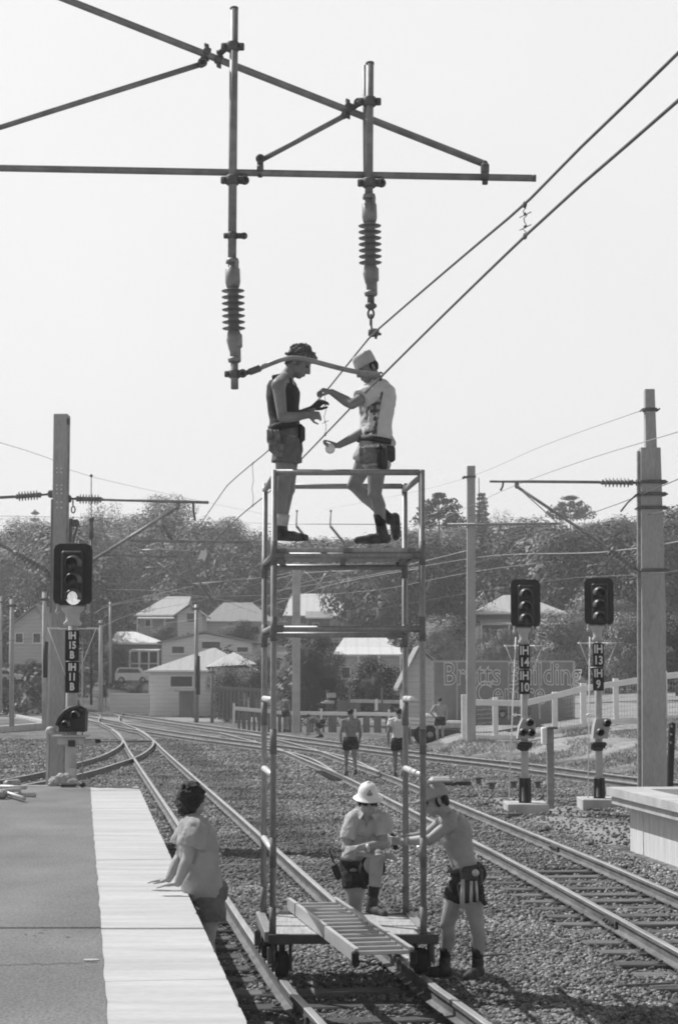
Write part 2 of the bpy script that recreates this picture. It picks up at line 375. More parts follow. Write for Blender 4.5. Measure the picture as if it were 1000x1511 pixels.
# ------------------------------------------------------------------ railway tracks
def catmull(pts, step=.5):
    pts = [np.array(p, float) for p in pts]; out = []
    for i in range(len(pts)-1):
        p0 = pts[max(i-1,0)]; p1 = pts[i]; p2 = pts[i+1]; p3 = pts[min(i+2,len(pts)-1)]
        n = max(2, int(np.linalg.norm(p2-p1)/step))
        for k in range(n):
            t = k/n; out.append(.5*((2*p1) + (p2-p0)*t + (2*p0-5*p1+4*p2-p3)*t*t + (3*p1-p0-3*p2+p3)*t**3))
    out.append(pts[-1]); return np.array(out)
RP = [(-.062,0),(.062,0),(.062,.012),(.012,.03),(.012,.10),(.033,.108),(.033,.138),(.024,.144),(-.024,.144),(-.033,.138),(-.033,.108),(-.012,.10),(-.012,.03),(-.062,.012)]
RAIL_Z = .018
def sweep_rail(mb, line, offx):
    d = np.gradient(line, axis=0); d /= np.linalg.norm(d, axis=1)[:,None]; rings = []
    for p, t in zip(line, d):
        nx_, ny_ = t[1], -t[0]
        rings.append([(p[0]+nx_*(offx+a), p[1]+ny_*(offx+a), RAIL_Z+b) for a, b in RP])
    k0 = len(mb.m); mb.loft(rings, 0, False)
    per = len(RP)
    for k in range((len(rings)-1)*per):
        if k % per in (6,7,8): mb.m[k0+k] = 1
def sleeper_proto():
    mb = MB(); mb.box((0,0,-.06), (2.12,.235,.15), bev=.012)
    for sx in (-.57,.57):
        mb.box((sx,0,.017), (.27,.17,.012), mat=1)
        for a in (-.095,.095):
            for b in (-.05,.05): mb.box((sx+a,b,.028), (.03,.028,.03), mat=1, bev=.006)
        for a in (-.095,.095): mb.box((sx+a*.8,0,.03), (.045,.06,.02), mat=1, bev=.006)
    return mb.mesh('sleeper')
SLEEPER_ME = sleeper_proto(); SLEEPER_ME.materials.append(M['sleeper']); SLEEPER_ME.materials.append(M['plate'])
LINES = {}
def track(key, label, pts, y0=8, y1=70, spacing=.64, cut=None):
    ln = catmull(pts); LINES[key] = ln
    root = thing('railway_track', label, 'railway track', (ln[0][0], ln[0][1], 0))
    for off in (-.57,.57):
        mb = MB(); sweep_rail(mb, ln, off); mb.build('rail', [M['rail_side'], M['rail_top']], root)
    seg = np.linalg.norm(np.diff(ln, axis=0), axis=1); s = np.concatenate([[0], np.cumsum(seg)]); pos = .2; n = 0
    while pos < s[-1] and n < 99:
        x, y = np.interp(pos, s, ln[:,0]), np.interp(pos, s, ln[:,1])
        x2, y2 = np.interp(pos+.3, s, ln[:,0]), np.interp(pos+.3, s, ln[:,1])
        if y0 <= y <= y1 and not (cut and cut(x, y)):
            o = bpy.data.objects.new('sleeper', SLEEPER_ME); SC.collection.objects.link(o); o.parent = root
            o.location = V((x, y, -.001 - .006*random.random())) - root.location
            o.rotation_euler = (random.uniform(-.01,.01), 0, math.atan2(y2-y, x2-x) - math.pi/2 + random.uniform(-.02,.02)); n += 1
        pos += spacing + random.uniform(-.03,.03)
    return root
A_PTS = [(2.35,2),(1.42,7.6),(.425,13.29),(.08,15.25),(-.80,21.4),(-2.41,32.96),(-4.37,46.8),(-6.30,60.5),(-9.15,80.9),(-12.3,99),(-16.6,126),(-30,165)]
B_PTS = [(4.6,4),(3.95,12),(3.20,20.8),(2.60,27),(1.70,35.5),(.60,46),(-1.0,59.3),(-5.3,73),(-9.3,86.5),(-14.2,106),(-22,135)]
C_PTS = [(15.5,18),(10.5,32),(6.6,44.3),(4.7,51.3),(2.68,57.2),(-2.2,74),(-7.6,94),(-19,137)]
T_PTS = [(-11.6,22),(-9.1,33),(-7.2,44.5),(-6.78,52),(-6.75,58),(-7.35,67.5),(-8.55,76.5),(-9.9,85)]
D_PTS = [(.75,44.8),(-.35,53.5),(-1.9,65),(-4.6,80)]
trA = track('A', 'railway track under the work trolley, curving away left beside the pale platform edge', A_PTS, 6, 70)
trB = track('B', 'second railway track, crossing the right foreground between the shirtless man and the twin signals', B_PTS, 11, 70)
track('C', 'railway track at the foot of the grassy bank, behind the twin signals', C_PTS, 30, 76)
track('T', 'sharply curved siding track behind the left platform end, its rails dark against the gravel', T_PTS, 26, 76, .66, lambda x, y: y > 72)
track('D', 'short crossover track under the two walking men', D_PTS, 47, 76, .66)
# rail joint close to the camera, on the left rail
def at_line(key, Y, off):
    ln = LINES[key]; i = int(np.argmin(abs(ln[:,1]-Y))); t = ln[min(i+1,len(ln)-1)] - ln[i-1]; t /= np.linalg.norm(t)
    x = float(np.interp(Y, ln[:,1], ln[:,0])); return V((x + t[1]*off, Y - t[0]*off, 0)), V((t[0], t[1], 0))
def fishplate(key, root, Y, side):
    p, t = at_line(key, Y, side*.57); n = V((t.y, -t.x, 0)); mb = MB()
    for s_ in (-1, 1):
        mb.box(p + n*s_*.03 + V((0,0,RAIL_Z+.066)), (.5,.022,.075), X=t, bev=.006)
        for a in (-.18,-.07,.07,.18): mb.lathe(p + t*a + n*s_*.04 + V((0,0,RAIL_Z+.066)), p + t*a + n*s_*.075 + V((0,0,RAIL_Z+.066)), [(0,.016),(.03,.016),(.03,0)], 6)
    mb.build('fishplate', M['plate'], root)
fishplate('A', trA, 13.9, -1); fishplate('A', trA, 26, -1); fishplate('A', trA, 26.3, 1); fishplate('B', trB, 19, -1); fishplate('B', trB, 27, 1)

# ------------------------------------------------------------------ loose ballast stones near the camera (nobody could count them)
def platform_edge_x(Y): return -.43 - .1366*(Y - 9.06)
def right_edge_x(Y): return 4.1 - .117*(Y - 28)
def scatter(n, y0, y1, smin, smax, seed):
    r = np.random.default_rng(seed); out = []
    Y = r.uniform(y0, y1, n); X = r.uniform(-.22, .21, n)*Y
    ok = (X > -.60 - .1366*(Y-9.06)+.25) | (Y > 28.7)
    ok &= ~((X > 4.0 - .117*(Y-28)) & (Y < 28.3))
    near = np.full(n, 9.); along = np.zeros(n)
    for k in ('A','B','T','C','D'):
        ln = LINES[k]; xc = np.interp(Y, ln[:,1], ln[:,0]); d = X - xc
        w_in = (Y > ln[0][1]) & (Y < ln[-1][1])
        for off in (-.57,.57): near = np.minimum(near, np.where(w_in, abs(d - off), 9))
    ok &= near > .085
    dirt_ = (abs(X - 4.2 - .1*(34-Y)) < .95 + .25*np.sin(Y*2.1)) & (Y > 28.2) & (Y < 40)
    ok &= ~dirt_ | (r.random(n) < .08)
    if y0 > 30: ok &= np.array([bank_t(a, b)*lerp_tab(EMB, a) < .05 for a, b in zip(X, Y)])
    X, Y = X[ok], Y[ok]
    lump = np.array([mnoise.noise(V((a*1.1, b*1.1, 5.))) for a, b in zip(X, Y)])
    inA = np.full(len(X), 9.)
    for k in ('A','B'):
        ln = LINES[k]; inA = np.minimum(inA, abs(X - np.interp(Y, ln[:,1], ln[:,0])))
    xa = np.interp(Y, LINES['A'][:,1], LINES['A'][:,0]); xb = np.interp(Y, LINES['B'][:,1], LINES['B'][:,0])
    bare = ((abs(X-xa) < 1.1) & (X < xa+.6) & ((Y < 15.6) | ((X < xa-.5) & (Y < 24)))) | ((abs(X-xb) < 1.1) & (Y < 25) & (X < xb+1.2))
    keep = (~bare) | (r.random(len(X)) < np.clip(.55 + .9*lump, .2, 1))
    X, Y, lump, bare = X[keep], Y[keep], lump[keep], bare[keep]
    zb = np.array([zt(a, b) for a, b in zip(X, Y)]) if y0 > 30 else 0.
    Z = zb + r.uniform(-.032, .004, len(X)) + .02*lump + np.where(bare, -.012, .014)
    S = r.uniform(smin, smax, len(X))*(1 + .5*(r.random(len(X)) > .93))
    return X, Y, Z, S
parts = [scatter(100000, 11.5, 19, .011, .023, 1), scatter(130000, 19, 33, .013, .027, 2), scatter(90000, 33, 48, .016, .032, 3), scatter(80000, 48, 76, .022, .042, 4)]
X, Y, Z, S = [np.concatenate([p[k] for p in parts]) for k in range(4)]
n = len(X); cube = np.array([(-1,-1,-1),(1,-1,-1),(1,1,-1),(-1,1,-1),(-1,-1,1),(1,-1,1),(1,1,1),(-1,1,1)], float)
jit = cube[None]*RNG.uniform(.45, 1.0, (n,8,3)); q = RNG.normal(size=(n,4)); q /= np.linalg.norm(q, axis=1)[:,None]
w_, x_, y_, z_ = q.T
R = np.stack([np.stack([1-2*(y_*y_+z_*z_), 2*(x_*y_-z_*w_), 2*(x_*z_+y_*w_)], 1), np.stack([2*(x_*y_+z_*w_), 1-2*(x_*x_+z_*z_), 2*(y_*z_-x_*w_)], 1), np.stack([2*(x_*z_-y_*w_), 2*(y_*z_+x_*w_), 1-2*(x_*x_+y_*y_)], 1)], 1)
pts = np.einsum('nij,nkj->nki', R, jit)*S[:,None,None]*np.array([1,1,.8]) + np.stack([X,Y,Z],1)[:,None]
me = bpy.data.meshes.new('ballast_stones'); me.vertices.add(n*8); me.vertices.foreach_set('co', pts.reshape(-1))
quad = np.array([(3,2,1,0),(4,5,6,7),(0,1,5,4),(1,2,6,5),(2,3,7,6),(3,0,4,7)])
loops = (quad[None] + 8*np.arange(n)[:,None,None]).reshape(-1)
me.loops.add(len(loops)); me.loops.foreach_set('vertex_index', loops)
me.polygons.add(n*6); me.polygons.foreach_set('loop_start', np.arange(0, n*24, 4)); me.polygons.foreach_set('loop_total', np.full(n*6, 4))
me.update(); me.validate()
xa_ = np.interp(Y, LINES['A'][:,1], LINES['A'][:,0]); nz_ = np.array([mnoise.noise(V((a*.5, b*.25, 2.))) for a, b in zip(X, Y)])
stain = 1 - .5*np.exp(-((X - xa_ - 1.35 - .3*nz_)/.38)**2)*np.clip((Y-17)/4, 0, 1) - .35*np.exp(-((X - xa_)/.3)**2)*(nz_ > -.1)   # oil and brake dust
at = me.attributes.new('tone', 'FLOAT', 'POINT'); at.data.foreach_set('value', np.repeat(RNG.random(n)*stain, 8))
def stone_mat():
    m = bpy.data.materials.new('crushed_stone'); m.use_nodes = True; t = m.node_tree; N = t.nodes; L = t.links
    bs = N['Principled BSDF']; bs.inputs['Roughness'].default_value = .95; bs.inputs['Specular IOR Level'].default_value = .1
    a = N.new('ShaderNodeAttribute'); a.attribute_name = 'tone'; r = N.new('ShaderNodeValToRGB'); e = r.color_ramp.elements; e.new(.5); e.new(.9)
    for k, (p_, c_) in enumerate([(0,.12),(.5,.22),(.85,.32),(1,.46)]): e[k].position = p_; e[k].color = (c_,c_,c_,1)
    L.new(a.outputs['Fac'], r.inputs[0])
    tc = N.new('ShaderNodeTexCoord'); nz = N.new('ShaderNodeTexNoise'); nz.inputs['Scale'].default_value = .6; nz.inputs['Detail'].default_value = 4; L.new(tc.outputs['Object'], nz.inputs[0])
    mr = N.new('ShaderNodeMapRange'); mr.inputs[1].default_value = .35; mr.inputs[2].default_value = .65; mr.inputs[3].default_value = .62; mr.inputs[4].default_value = 1.15; L.new(nz.outputs['Fac'], mr.inputs[0])
    mm = N.new('ShaderNodeVectorMath'); mm.operation = 'SCALE'; L.new(r.outputs[0], mm.inputs[0]); L.new(mr.outputs[0], mm.inputs['Scale']); L.new(mm.outputs[0], bs.inputs['Base Color'])
    return m
tag(link('ballast_stones', me, stone_mat()), 'crushed grey ballast stones loose round the near tracks', 'ballast', kind='stuff')

# ------------------------------------------------------------------ station platforms
pl = thing('station_platform', 'left platform with grey asphalt top and pale concrete edge strip', 'platform', (-3,18,0))
dirv = V((-.1366, 1, 0)).normalized(); nrm = V((dirv.y, -dirv.x, 0))
def edge_pt(Y, inset=0.0): return V((platform_edge_x(Y), Y, 0)) - nrm*inset
mb = MB()                                                      # coping slabs with thin joints
yy = -4.0; wd = lambda Y: .70 + .05*smooth((Y-9)/19)
while yy < 28.3:
    y2 = min(yy + random.choice((.96, 1.92, 2.88)), 28.38); dz = random.uniform(-.0025,.0025); n = max(4, int((y2-yy)/.06)); g_ = .002
    ys_ = [yy+g_ + (y2-yy-2*g_)*i/n for i in range(n+1)]; chip = [max(0, mnoise.noise(V((q_*6, 3, 0)))*.022 - .004) + max(0, mnoise.noise(V((q_*1.3, 8, 0))) - .45)*.05 for q_ in ys_]
    sec = [[edge_pt(q_, .012+e)+V((0,0,.72)), edge_pt(q_, .002)+V((0,0,.86)), edge_pt(q_, .010+e)+V((0,0,.9+dz-e*.5)), edge_pt(q_, .03+e)+V((0,0,.9+dz)), edge_pt(q_, wd(q_))+V((0,0,.9+dz)), edge_pt(q_, wd(q_))+V((0,0,.72))] for q_, e in zip(ys_, chip)]
    mb.loft(sec, 0, False)
    yy = y2
mb.build('concrete_edge', M['plat_edge'], pl)
mb = MB(); ring = []; 
bnd = []; yy = -4.0
while yy < 28.4: bnd.append(edge_pt(yy, wd(yy) - .012 - .012*mnoise.noise(V((yy*2.2, 0, 0))))); yy += .2
bnd.append(edge_pt(28.36, wd(28.4)))
top = [V((p.x, p.y, .904)) for p in bnd]; outer = [V((-16, p.y, .904)) for p in bnd]
mb.add(top + outer, [(i+len(top), i, i+1, i+1+len(top)) for i in range(len(top)-1)][::1])
mb.build('asphalt_surface', M['asphalt'], pl)
mb = MB()                                                       # old repair and a crack in the asphalt
def blob(cx, cy, rx, ry, sd, n=26): mb.add([V((cx, cy, .9085))] + [V((cx + rx*(1+.35*mnoise.noise(V((math.cos(6.28*i/n)*1.5+sd, math.sin(6.28*i/n)*1.5, 0))))*math.cos(6.28*i/n), cy + ry*(1+.35*mnoise.noise(V((math.cos(6.28*i/n)*1.5, sd+math.sin(6.28*i/n)*1.5, 4))))*math.sin(6.28*i/n), .9085)) for i in range(n)], [(0, 1+i, 1+(i+1)%n) for i in range(n)])
g0 = G(134,1418,.9); blob(g0.x, g0.y, .05, .035, 1)
mb.build('pale_stain', M['concrete_l'], pl); mb = MB()
pts_ = [G(x, 1424 - x*.03 + 3*mnoise.noise(V((x*.05,0,2))), .9085) for x in range(-40, 152, 8)]
for p_, q_ in zip(pts_, pts_[1:]): mb.add([p_, q_, q_+V((0,.012,0)), p_+V((0,.012,0))], [(0,1,2,3)])
mb.build('crack', M['black'], pl); mb = MB()
for x, y, rx, ry in ((60,1378,.022,.012),(38,1380,.014,.010),(52,1382,.012,.01),(66,1374,.012,.008),(100,1384,.016,.012),(118,1376,.012,.008),(90,1292,.012,.012),(20,1240,.016,.014),(112,1348,.012,.010)): g0 = G(x,y,.9); blob(g0.x, g0.y, rx, ry, x)
mb.build('dark_stain', M['beam'], pl)['kind'] = 'stuff'
mb = MB(); a, b = edge_pt(-4, .12), edge_pt(28.3, .12)
mb.add([V((a.x,a.y,-.2)), V((b.x,b.y,-.2)), V((-16,28.3,-.2)), V((-16,-4,-.2)), V((a.x,a.y,.718)), V((b.x,b.y,.718)), V((-16,28.3,.718)), V((-16,-4,.718))], [(0,4,5,1),(1,5,6,2),(2,6,7,3),(3,7,4,0),(7,6,5,4)])
a, b = edge_pt(-4, .72), edge_pt(28.36, .74)
mb.add([V((b.x,b.y,.72)), V((-16,28.36,.72)), V((-16,28.36,.9)), V((b.x,b.y,.9))], [(0,1,2,3)])
mb.build('wall', M['concrete_l'], pl)
mb = MB(); mb.box((-9.9,28.43,.83), (12.2,.13,.16), bev=.01); mb.build('end_kerb', M['concrete_l'], pl)

pr = thing('station_platform', 'right platform end with a stepped pale concrete coping over a white-stained wall', 'platform', (6,24,0))
def rslab(mb, inset, z0, z1, yend, mat=0):
    a = V((right_edge_x(8)+inset, 8, 0)); b = V((right_edge_x(yend)+inset, yend, 0)); c = V((14, yend+.35, 0)); d = V((14, 8, 0))
    mb.add([p+V((0,0,z0)) for p in (a,b,c,d)] + [p+V((0,0,z1)) for p in (a,b,c,d)], [(0,1,2,3),(7,6,5,4),(0,4,5,1),(1,5,6,2),(2,6,7,3),(3,7,4,0)], mat)
mb = MB(); rslab(mb, 0, .775, .9, 28.2); mb.build('coping', M['concrete_l'], pr)
mb = MB(); rslab(mb, .05, .655, .772, 28.1); mb.build('lower_coping', M['concrete_l'], pr)
mb = MB(); rslab(mb, .27, -.2, .653, 27.9)
for k in range(9): 
    yv = 27.2 - k*2.1; mb.box((right_edge_x(yv)+.267, yv, .24), (.012,.03,.86), mat=0)
mb.build('wall', mat('stained_concrete', .50, .74, 5, .9, .2, stretch=(3,6,.35), fine=.1, fscale=40), pr)
mb = MB(); a = V((right_edge_x(8)+.5,8,.904)); b = V((right_edge_x(27.6)+.5,27.6,.904))
mb.add([a, b, V((14,27.9,.904)), V((14,8,.904))], [(3,2,1,0)]); mb.build('asphalt_surface', M['asphalt'], pr)
# ------------------------------------------------------------------ overhead line equipment
def insulator(p, q, n=7, rs=.10, rc=.045, parent=None, cap0=.3, cap1=.3, pmat=None, sheds=14):
    p, q = V(p), V(q); L = (q-p).length; t = (q-p).normalized(); a, b = L*cap0, L*(1-cap1)
    mb = MB()
    mb.lathe(p, q, [(0,rc*.75),(a*.25,rc*.8),(a*.3,rc*1.3),(a*.8,rc*1.35),(a,rc*1.1)], sheds, 0)
    mb.lathe(p, q, [(b,rc*1.1),(b+(L-b)*.3,rc*1.35),(b+(L-b)*.6,rc*1.0),(b+(L-b)*.7,rc*.8),(L,rc*.75)], sheds, 0)
    prof = [(a,rc)]; st = (b-a)/n
    for k in range(n):
        c = a + st*(k+.5); prof += [(c-st*.32,rc),(c-st*.12,rs*.8),(c-st*.02,rs),(c+st*.06,rs*.97),(c+st*.10,rs*.6),(c+st*.2,rc)]
    prof.append((b,rc)); mb.lathe(p, q, prof, sheds, 1)
    return mb.build('insulator', [M['pipe'], pmat or M['porcelain']], parent)
def clamp(mb, c, X, Z, s=1.0, mat=0):        # pair of saddles with bolts round a tube running along Z
    c, X, Z = V(c), V(X).normalized(), V(Z).normalized(); Y = Z.cross(X)
    mb.lathe(c-Z*.04*s, c+Z*.04*s, [(0,.052*s),(.01*s,.06*s),(.07*s,.06*s),(.08*s,.052*s)], 10, mat)
    for a in (-1,1):
        mb.box(c + X*a*.075*s, (.05*s,.05*s,.06*s), X, Y, Z, mat, .008*s)
        mb.lathe(c + X*a*.075*s - Y*.05*s, c + X*a*.075*s + Y*.05*s, [(0,.014*s),(.1*s,.014*s)], 6, mat)
def eye(mb, c, n, r, t, mat=0, sq=1.0):
    c, n = V(c), V(n).normalized(); a = n.cross(V((0,0,1))); a = a.normalized() if a.length > .1 else V((1,0,0)); b = n.cross(a)
    mb.tube([c + a*r*math.cos(2*math.pi*k/14) + b*r*sq*math.sin(2*math.pi*k/14) for k in range(15)], t, 6, mat)

YC = 15.5
Q = lambda x, y, dy=0.0: P(x, y, YC+dy)
c0 = thing('overhead_cantilever', 'large foreground frame of steel tubes above the two men, carrying two hanging ribbed insulators', 'overhead frame', (-9.2, YC, .9))
mb = MB(); mb.box((-9.25, YC, 4.2), (.3,.26,6.6), bev=.02); mb.box((-9.25,YC,.95),(.6,.6,.1)); mb.build('mast', M['concrete'], c0)
def tubepart(pts, r, name='tube', m='pipe', n=12):
    b = MB(); b.tube(pts, r, n); return b.build(name, M[m], c0)
lft = lambda x0,y0,x1,y1,x: y0 + (y1-y0)*(x-x0)/(x1-x0)
XE = -1090
tubepart([Q(XE, lft(0,248,788,263,XE)), Q(0,248), Q(788,263)], .031, 'bottom_tube')
tubepart([Q(-330, lft(100,0,718,243,-330), .06), Q(100,0,.06), Q(714,242,.06)], .032, 'top_tube')
tubepart([Q(-185,245,.06), Q(0,188,.06), Q(296,95,.06)], .025, 'strut')
tubepart([Q(386,236,.03), Q(506,172,.05)], .024, 'strut')
tubepart([Q(345.5,11,-.07), Q(342.5,386,-.07)], .036, 'drop_tube')
tubepart([Q(545.5,92,-.07), Q(544,292,-.07)], .034, 'drop_tube')
tubepart([Q(538,97,.10), Q(540,262,.10)], .024, 'drop_tube')
for x, y in ((345.5,12),(545.5,93)): mb = MB(); mb.lathe(Q(x,y+2,-.07), Q(x,y-2,-.07), [(0,.038),(.02,.036)], 12); mb.build('tube_end_cap', M['pipe_dark'], c0)
mb = MB(); mb.lathe(Q(785,263), Q(790,263), [(0,.032),(.03,.032)], 12); mb.build('tube_end_cap', M['pipe_dark'], c0)
vz = V((0,0,1)); vx = V((1,0,0))
for (x, y, ex, ey) in ((343.5,69,326,77),(545,150,516,162)):
    mb = MB(); clamp(mb, Q(x,y,-.07), vx, vz); mb.cap(Q(x,y,-.02), Q((x+ex)/2,y+1,.03), .03,.026); mb.cap(Q((x+ex)/2,y+1,.03), Q(ex,ey,.05), .026,.03)
    eye(mb, Q((x+ex)/2-2,y+1,-.01), (0,1,0), .03, .012); d = (Q(718,243)-Q(100,0)); clamp(mb, Q(ex-3,lft(100,0,718,243,ex-3),.06), V((0,0,1)), d, .75); mb.build('clamp', M['pipe_dark'], c0)
for (x, y) in ((343,266),(544.5,270)):
    mb = MB(); clamp(mb, Q(x,y,-.07), vx, vz); mb.cap(Q(x+7,y,-.05), Q(x+18,y,-.02), .03,.032); mb.cap(Q(x+18,y,-.02), Q(x+18,y-12,0), .028,.02)
    eye(mb, Q(x+18,y,-.06), (0,1,0), .03, .012); mb.build('clamp', M['pipe_dark'], c0)
mb = MB(); mb.cap(Q(714,242,.05), Q(716,256,.02), .034,.03); clamp(mb, Q(715,259,0), vz, vx, .8); mb.box(Q(715,249,0), (.07,.09,.09), bev=.015); mb.build('hinge', M['pipe_dark'], c0)
mb = MB(); mb.cap(Q(297,95,.06), Q(304,80,.06), .032,.03); eye(mb, Q(299,92,.0), (0,1,0), .03,.014); clamp(mb, Q(305,77,.06), vz, Q(718,243)-Q(100,0), .75); mb.build('hinge', M['pipe_dark'], c0)
mb = MB(); mb.cap(Q(384,234,.03), Q(384,248,.01), .03,.026); eye(mb, Q(384,234,-.03), (0,1,0), .028,.014); clamp(mb, Q(384,250,0), vz, vx, .7); mb.build('hinge', M['pipe_dark'], c0)
mb = MB(); mb.cap(Q(507,171,.05), Q(513,158,.06), .03,.026); clamp(mb, Q(513,158,.06), vz, Q(718,243)-Q(100,0), .7); mb.build('hinge', M['pipe_dark'], c0)
mb = MB(); clamp(mb, Q(342.8,348,-.07), vx, vz, .75); mb.bar(Q(346,348,-.07), Q(362,348,-.07), .02,.05, bev=.008); eye(mb, Q(360,348,-.085), (0,1,0), .022,.01); mb.build('lug', M['pipe_dark'], c0)
# hanging insulators with open saddle castings above and tapered ones below
for (x0, y0, x1, y1, tw) in ((343,385,346,532,0),(544.5,290,547,434,0)):
    a, b = Q(x0,y0,-.07), Q(x1,y1,-.07); ins = insulator(a, b, 7, .10, .048, c0, .27, .29)
    t = (b-a).normalized(); mb = MB()
    mb.box(a + t*.10 + V((.035,0,0)), (.035,.10,.22), Z=-t, bev=.012); mb.box(a + t*.18, (.115,.11,.12), Z=-t, bev=.03)
    mb.lathe(a - t*.02, a + t*.02, [(0,.05),(.04,.058)], 12); mb.build('casting', M['pipe'], ins); mb = MB(); mb.box(b - t*.17 + V((.02,0,0)), (.10,.09,.16), Z=-t, bev=.03); mb.box(b - t*.06 + V((.03,0,0)), (.05,.06,.16), Z=-t, bev=.015)
    mb.lathe(b - t*.03, b + t*.015, [(0,.045),(.02,.058),(.045,.05)], 12)
    mb.build('casting', M['pipe'], ins)
tubepart([Q(346,530,-.07), Q(346.3,574,-.07)], .032, 'drop_tube')
mb = MB(); clamp(mb, Q(346,552,-.07), vx, vz, .85); mb.cap(Q(350,552,-.07), Q(364,550,-.08), .022,.02); eye(mb, Q(358,551,-.11), (0,1,0), .026,.014); mb.cap(Q(362,551,-.08), Q(372,547,-.1), .02,.024); mb.build('clevis', M['pipe_dark'], c0)
tubepart(catmull([Q(368,549,-.1), Q(385,542.5,-.12), Q(402,535.5,-.16), Q(416,530.5,-.18), Q(428,528.5,-.2), Q(442,529,-.2), Q(460,532.5,-.2), Q(500,543,-.2), Q(530,549.5,-.2), Q(552,552.5,-.2), Q(560,555,-.2)], .06).tolist(), .0215, 'registration_arm', 'galv')
mb = MB(); mb.tube([Q(368,549,-.1), Q(384,543,-.12)], .03, 10); eye(mb, Q(561,553,-.2), (0,1,0), .02,.008); mb.box(Q(561,558,-.2), (.03,.05,.05), bev=.01); mb.build('arm_fitting', M['pipe_dark'], c0)
mb = MB(); a = Q(547,432,-.07)
mb.tube([a, Q(547,447,-.07)], .03, 10); mb.lathe(Q(547,447,-.07), Q(547,458,-.07), [(0,.03),(.015,.05),(.035,.05),(.06,.02)], 10)
eye(mb, Q(547,463,-.07), (0,1,0), .024,.011, 0, 1.7); eye(mb, Q(547,472,-.07), (1,0,0), .03,.012, 0, 1.4); mb.tube([Q(547,476,-.07), Q(549,490,-.07)], .010, 6)
mb.box(Q(551,491,-.3), (.09,.16,.05), bev=.015); mb.bar(Q(548,489,-.07), Q(550,490,-.35), .03,.03); mb.tube([Q(551,488,-.3), Q(562,494,-.3)], .012, 6); mb.tube([Q(556,490,-.3), Q(554,500,-.3)], .012, 6); mb.build('suspension_clamp', M['pipe_dark'], c0)

# ---- wires of the trolley's track
CZ = 4.97
cpx = [(1420,-235),(1000,148),(783,340),(560,558),(447,675),(397,726),(335,779)]
cw = [G(x, y, CZ) for x, y in cpx]
far = [at_line('A', Y, 0)[0] + V((dx,0,z)) for Y, dx, z in ((45,.1,4.95),(62,-.1,4.97),(85,0,4.95),(110,0,4.95))]
cwl = catmull([tuple(p) for p in cw] + [tuple(p) for p in far], .6)
def cat_z(Y): return lerp_tab([(0,5.32),(5,5.21),(7.6,5.168),(9.8,5.145),(15,5.40),(18,5.39),(23.9,5.53),(29.5,5.66),(45,5.45),(62,5.75),(110,5.7)], Y)
mb = MB(); mb.tube(cwl.tolist(), .0085, 6); free(mb, 'contact_wire', M['wire'], 'lower thick wire running diagonally from upper right past the two men', 'overhead wire')
cl = cwl.copy(); cl[:,2] = [cat_z(y) for y in cl[:,1]]
mb = MB(); mb.tube(cl.tolist(), .0082, 6); free(mb, 'catenary_wire', M['wire'], 'upper thick wire held by the hanging clamp above the two men', 'overhead wire')
def on_wire(Y): return V((float(np.interp(Y, cwl[:,1], cwl[:,0])), Y, 0))
for Y, lab in ((9.8,'twisted wire dropper joining both thick wires at upper right'), (18.0,'dropper between both wires at the gloved hands'), (25.6,'thin dropper between both wires just left of the tower')):
    p = on_wire(Y); z0, z1 = CZ, cat_z(Y); mb = MB(); k = 9 if Y < 12 else 5
    mb.tube([p + V((.012*math.sin(i*2.4), 0, z0 + (z1-z0)*i/k)) for i in range(k+1)], .003 if Y < 20 else .004, 5)
    for s_ in (0, 1):
        zc = (z0, z1)[s_]; mb.box(p + V((0,0,zc)), (.02,.05,.03), bev=.006)
    if Y < 20:
        for f in (.3,.7): mb.tube([p + V((-.03,0,z0+(z1-z0)*f-.02)), p + V((.035,0,z0+(z1-z0)*f+.012))], .0028, 5); mb.ell(p + V((0,0,z0+(z1-z0)*f)), V((.008,0,0)), V((0,.008,0)), V((0,0,.010)), 6)
    free(mb, 'dropper', M['pipe_dark'], lab, 'dropper', 'droppers between the two thick wires')

# ---- masts with their cantilevers
def column(mb, p, wd, dp, z0, z1): mb.box((p[0], p[1], (z0+z1)/2), (wd, dp, z1-z0), bev=.012)
YM = 29.6
L_ = lambda x, y, dy=0.: P(x, y, YM+dy)
m1 = thing('line_mast', 'tall square steel mast at the end of the left platform, behind the left signal', 'line mast', (L_(88,1150).x, YM, 0))
x0 = L_(88,900).x; mb = MB(); zt1 = L_(88,612).z; column(mb, (x0, YM), .235, .28, -.1, zt1); mb.build('column', M['concrete'], m1)
mb = MB(); mb.box((x0-.128, YM-.05, (zt1-2.4)/2+1.0), (.02,.2,zt1-2.4)); mb.box((x0+.128, YM-.10, zt1/2), (.02,.03,zt1-.4)); mb.build('flange', M['galv'], m1)
mb = MB()
for y in (691,697,716,722,728,741,749):
    for x in (84.5,91): mb.ell(L_(x,y,-.142), V((.016,0,0)), V((0,.006,0)), V((0,0,.016)), 8)
mb.build('rivet_heads', M['letter'], m1)['kind'] = 'stuff'
mb = MB(); mb.box(L_(101,622,-.1), (.06,.1,.12), bev=.02); mb.tube([L_(101,624,-.1), L_(102,660,-.1), L_(101,700,-.1), L_(100,735,-.1)], .012, 6); mb.build('cable', M['pipe_dark'], m1)
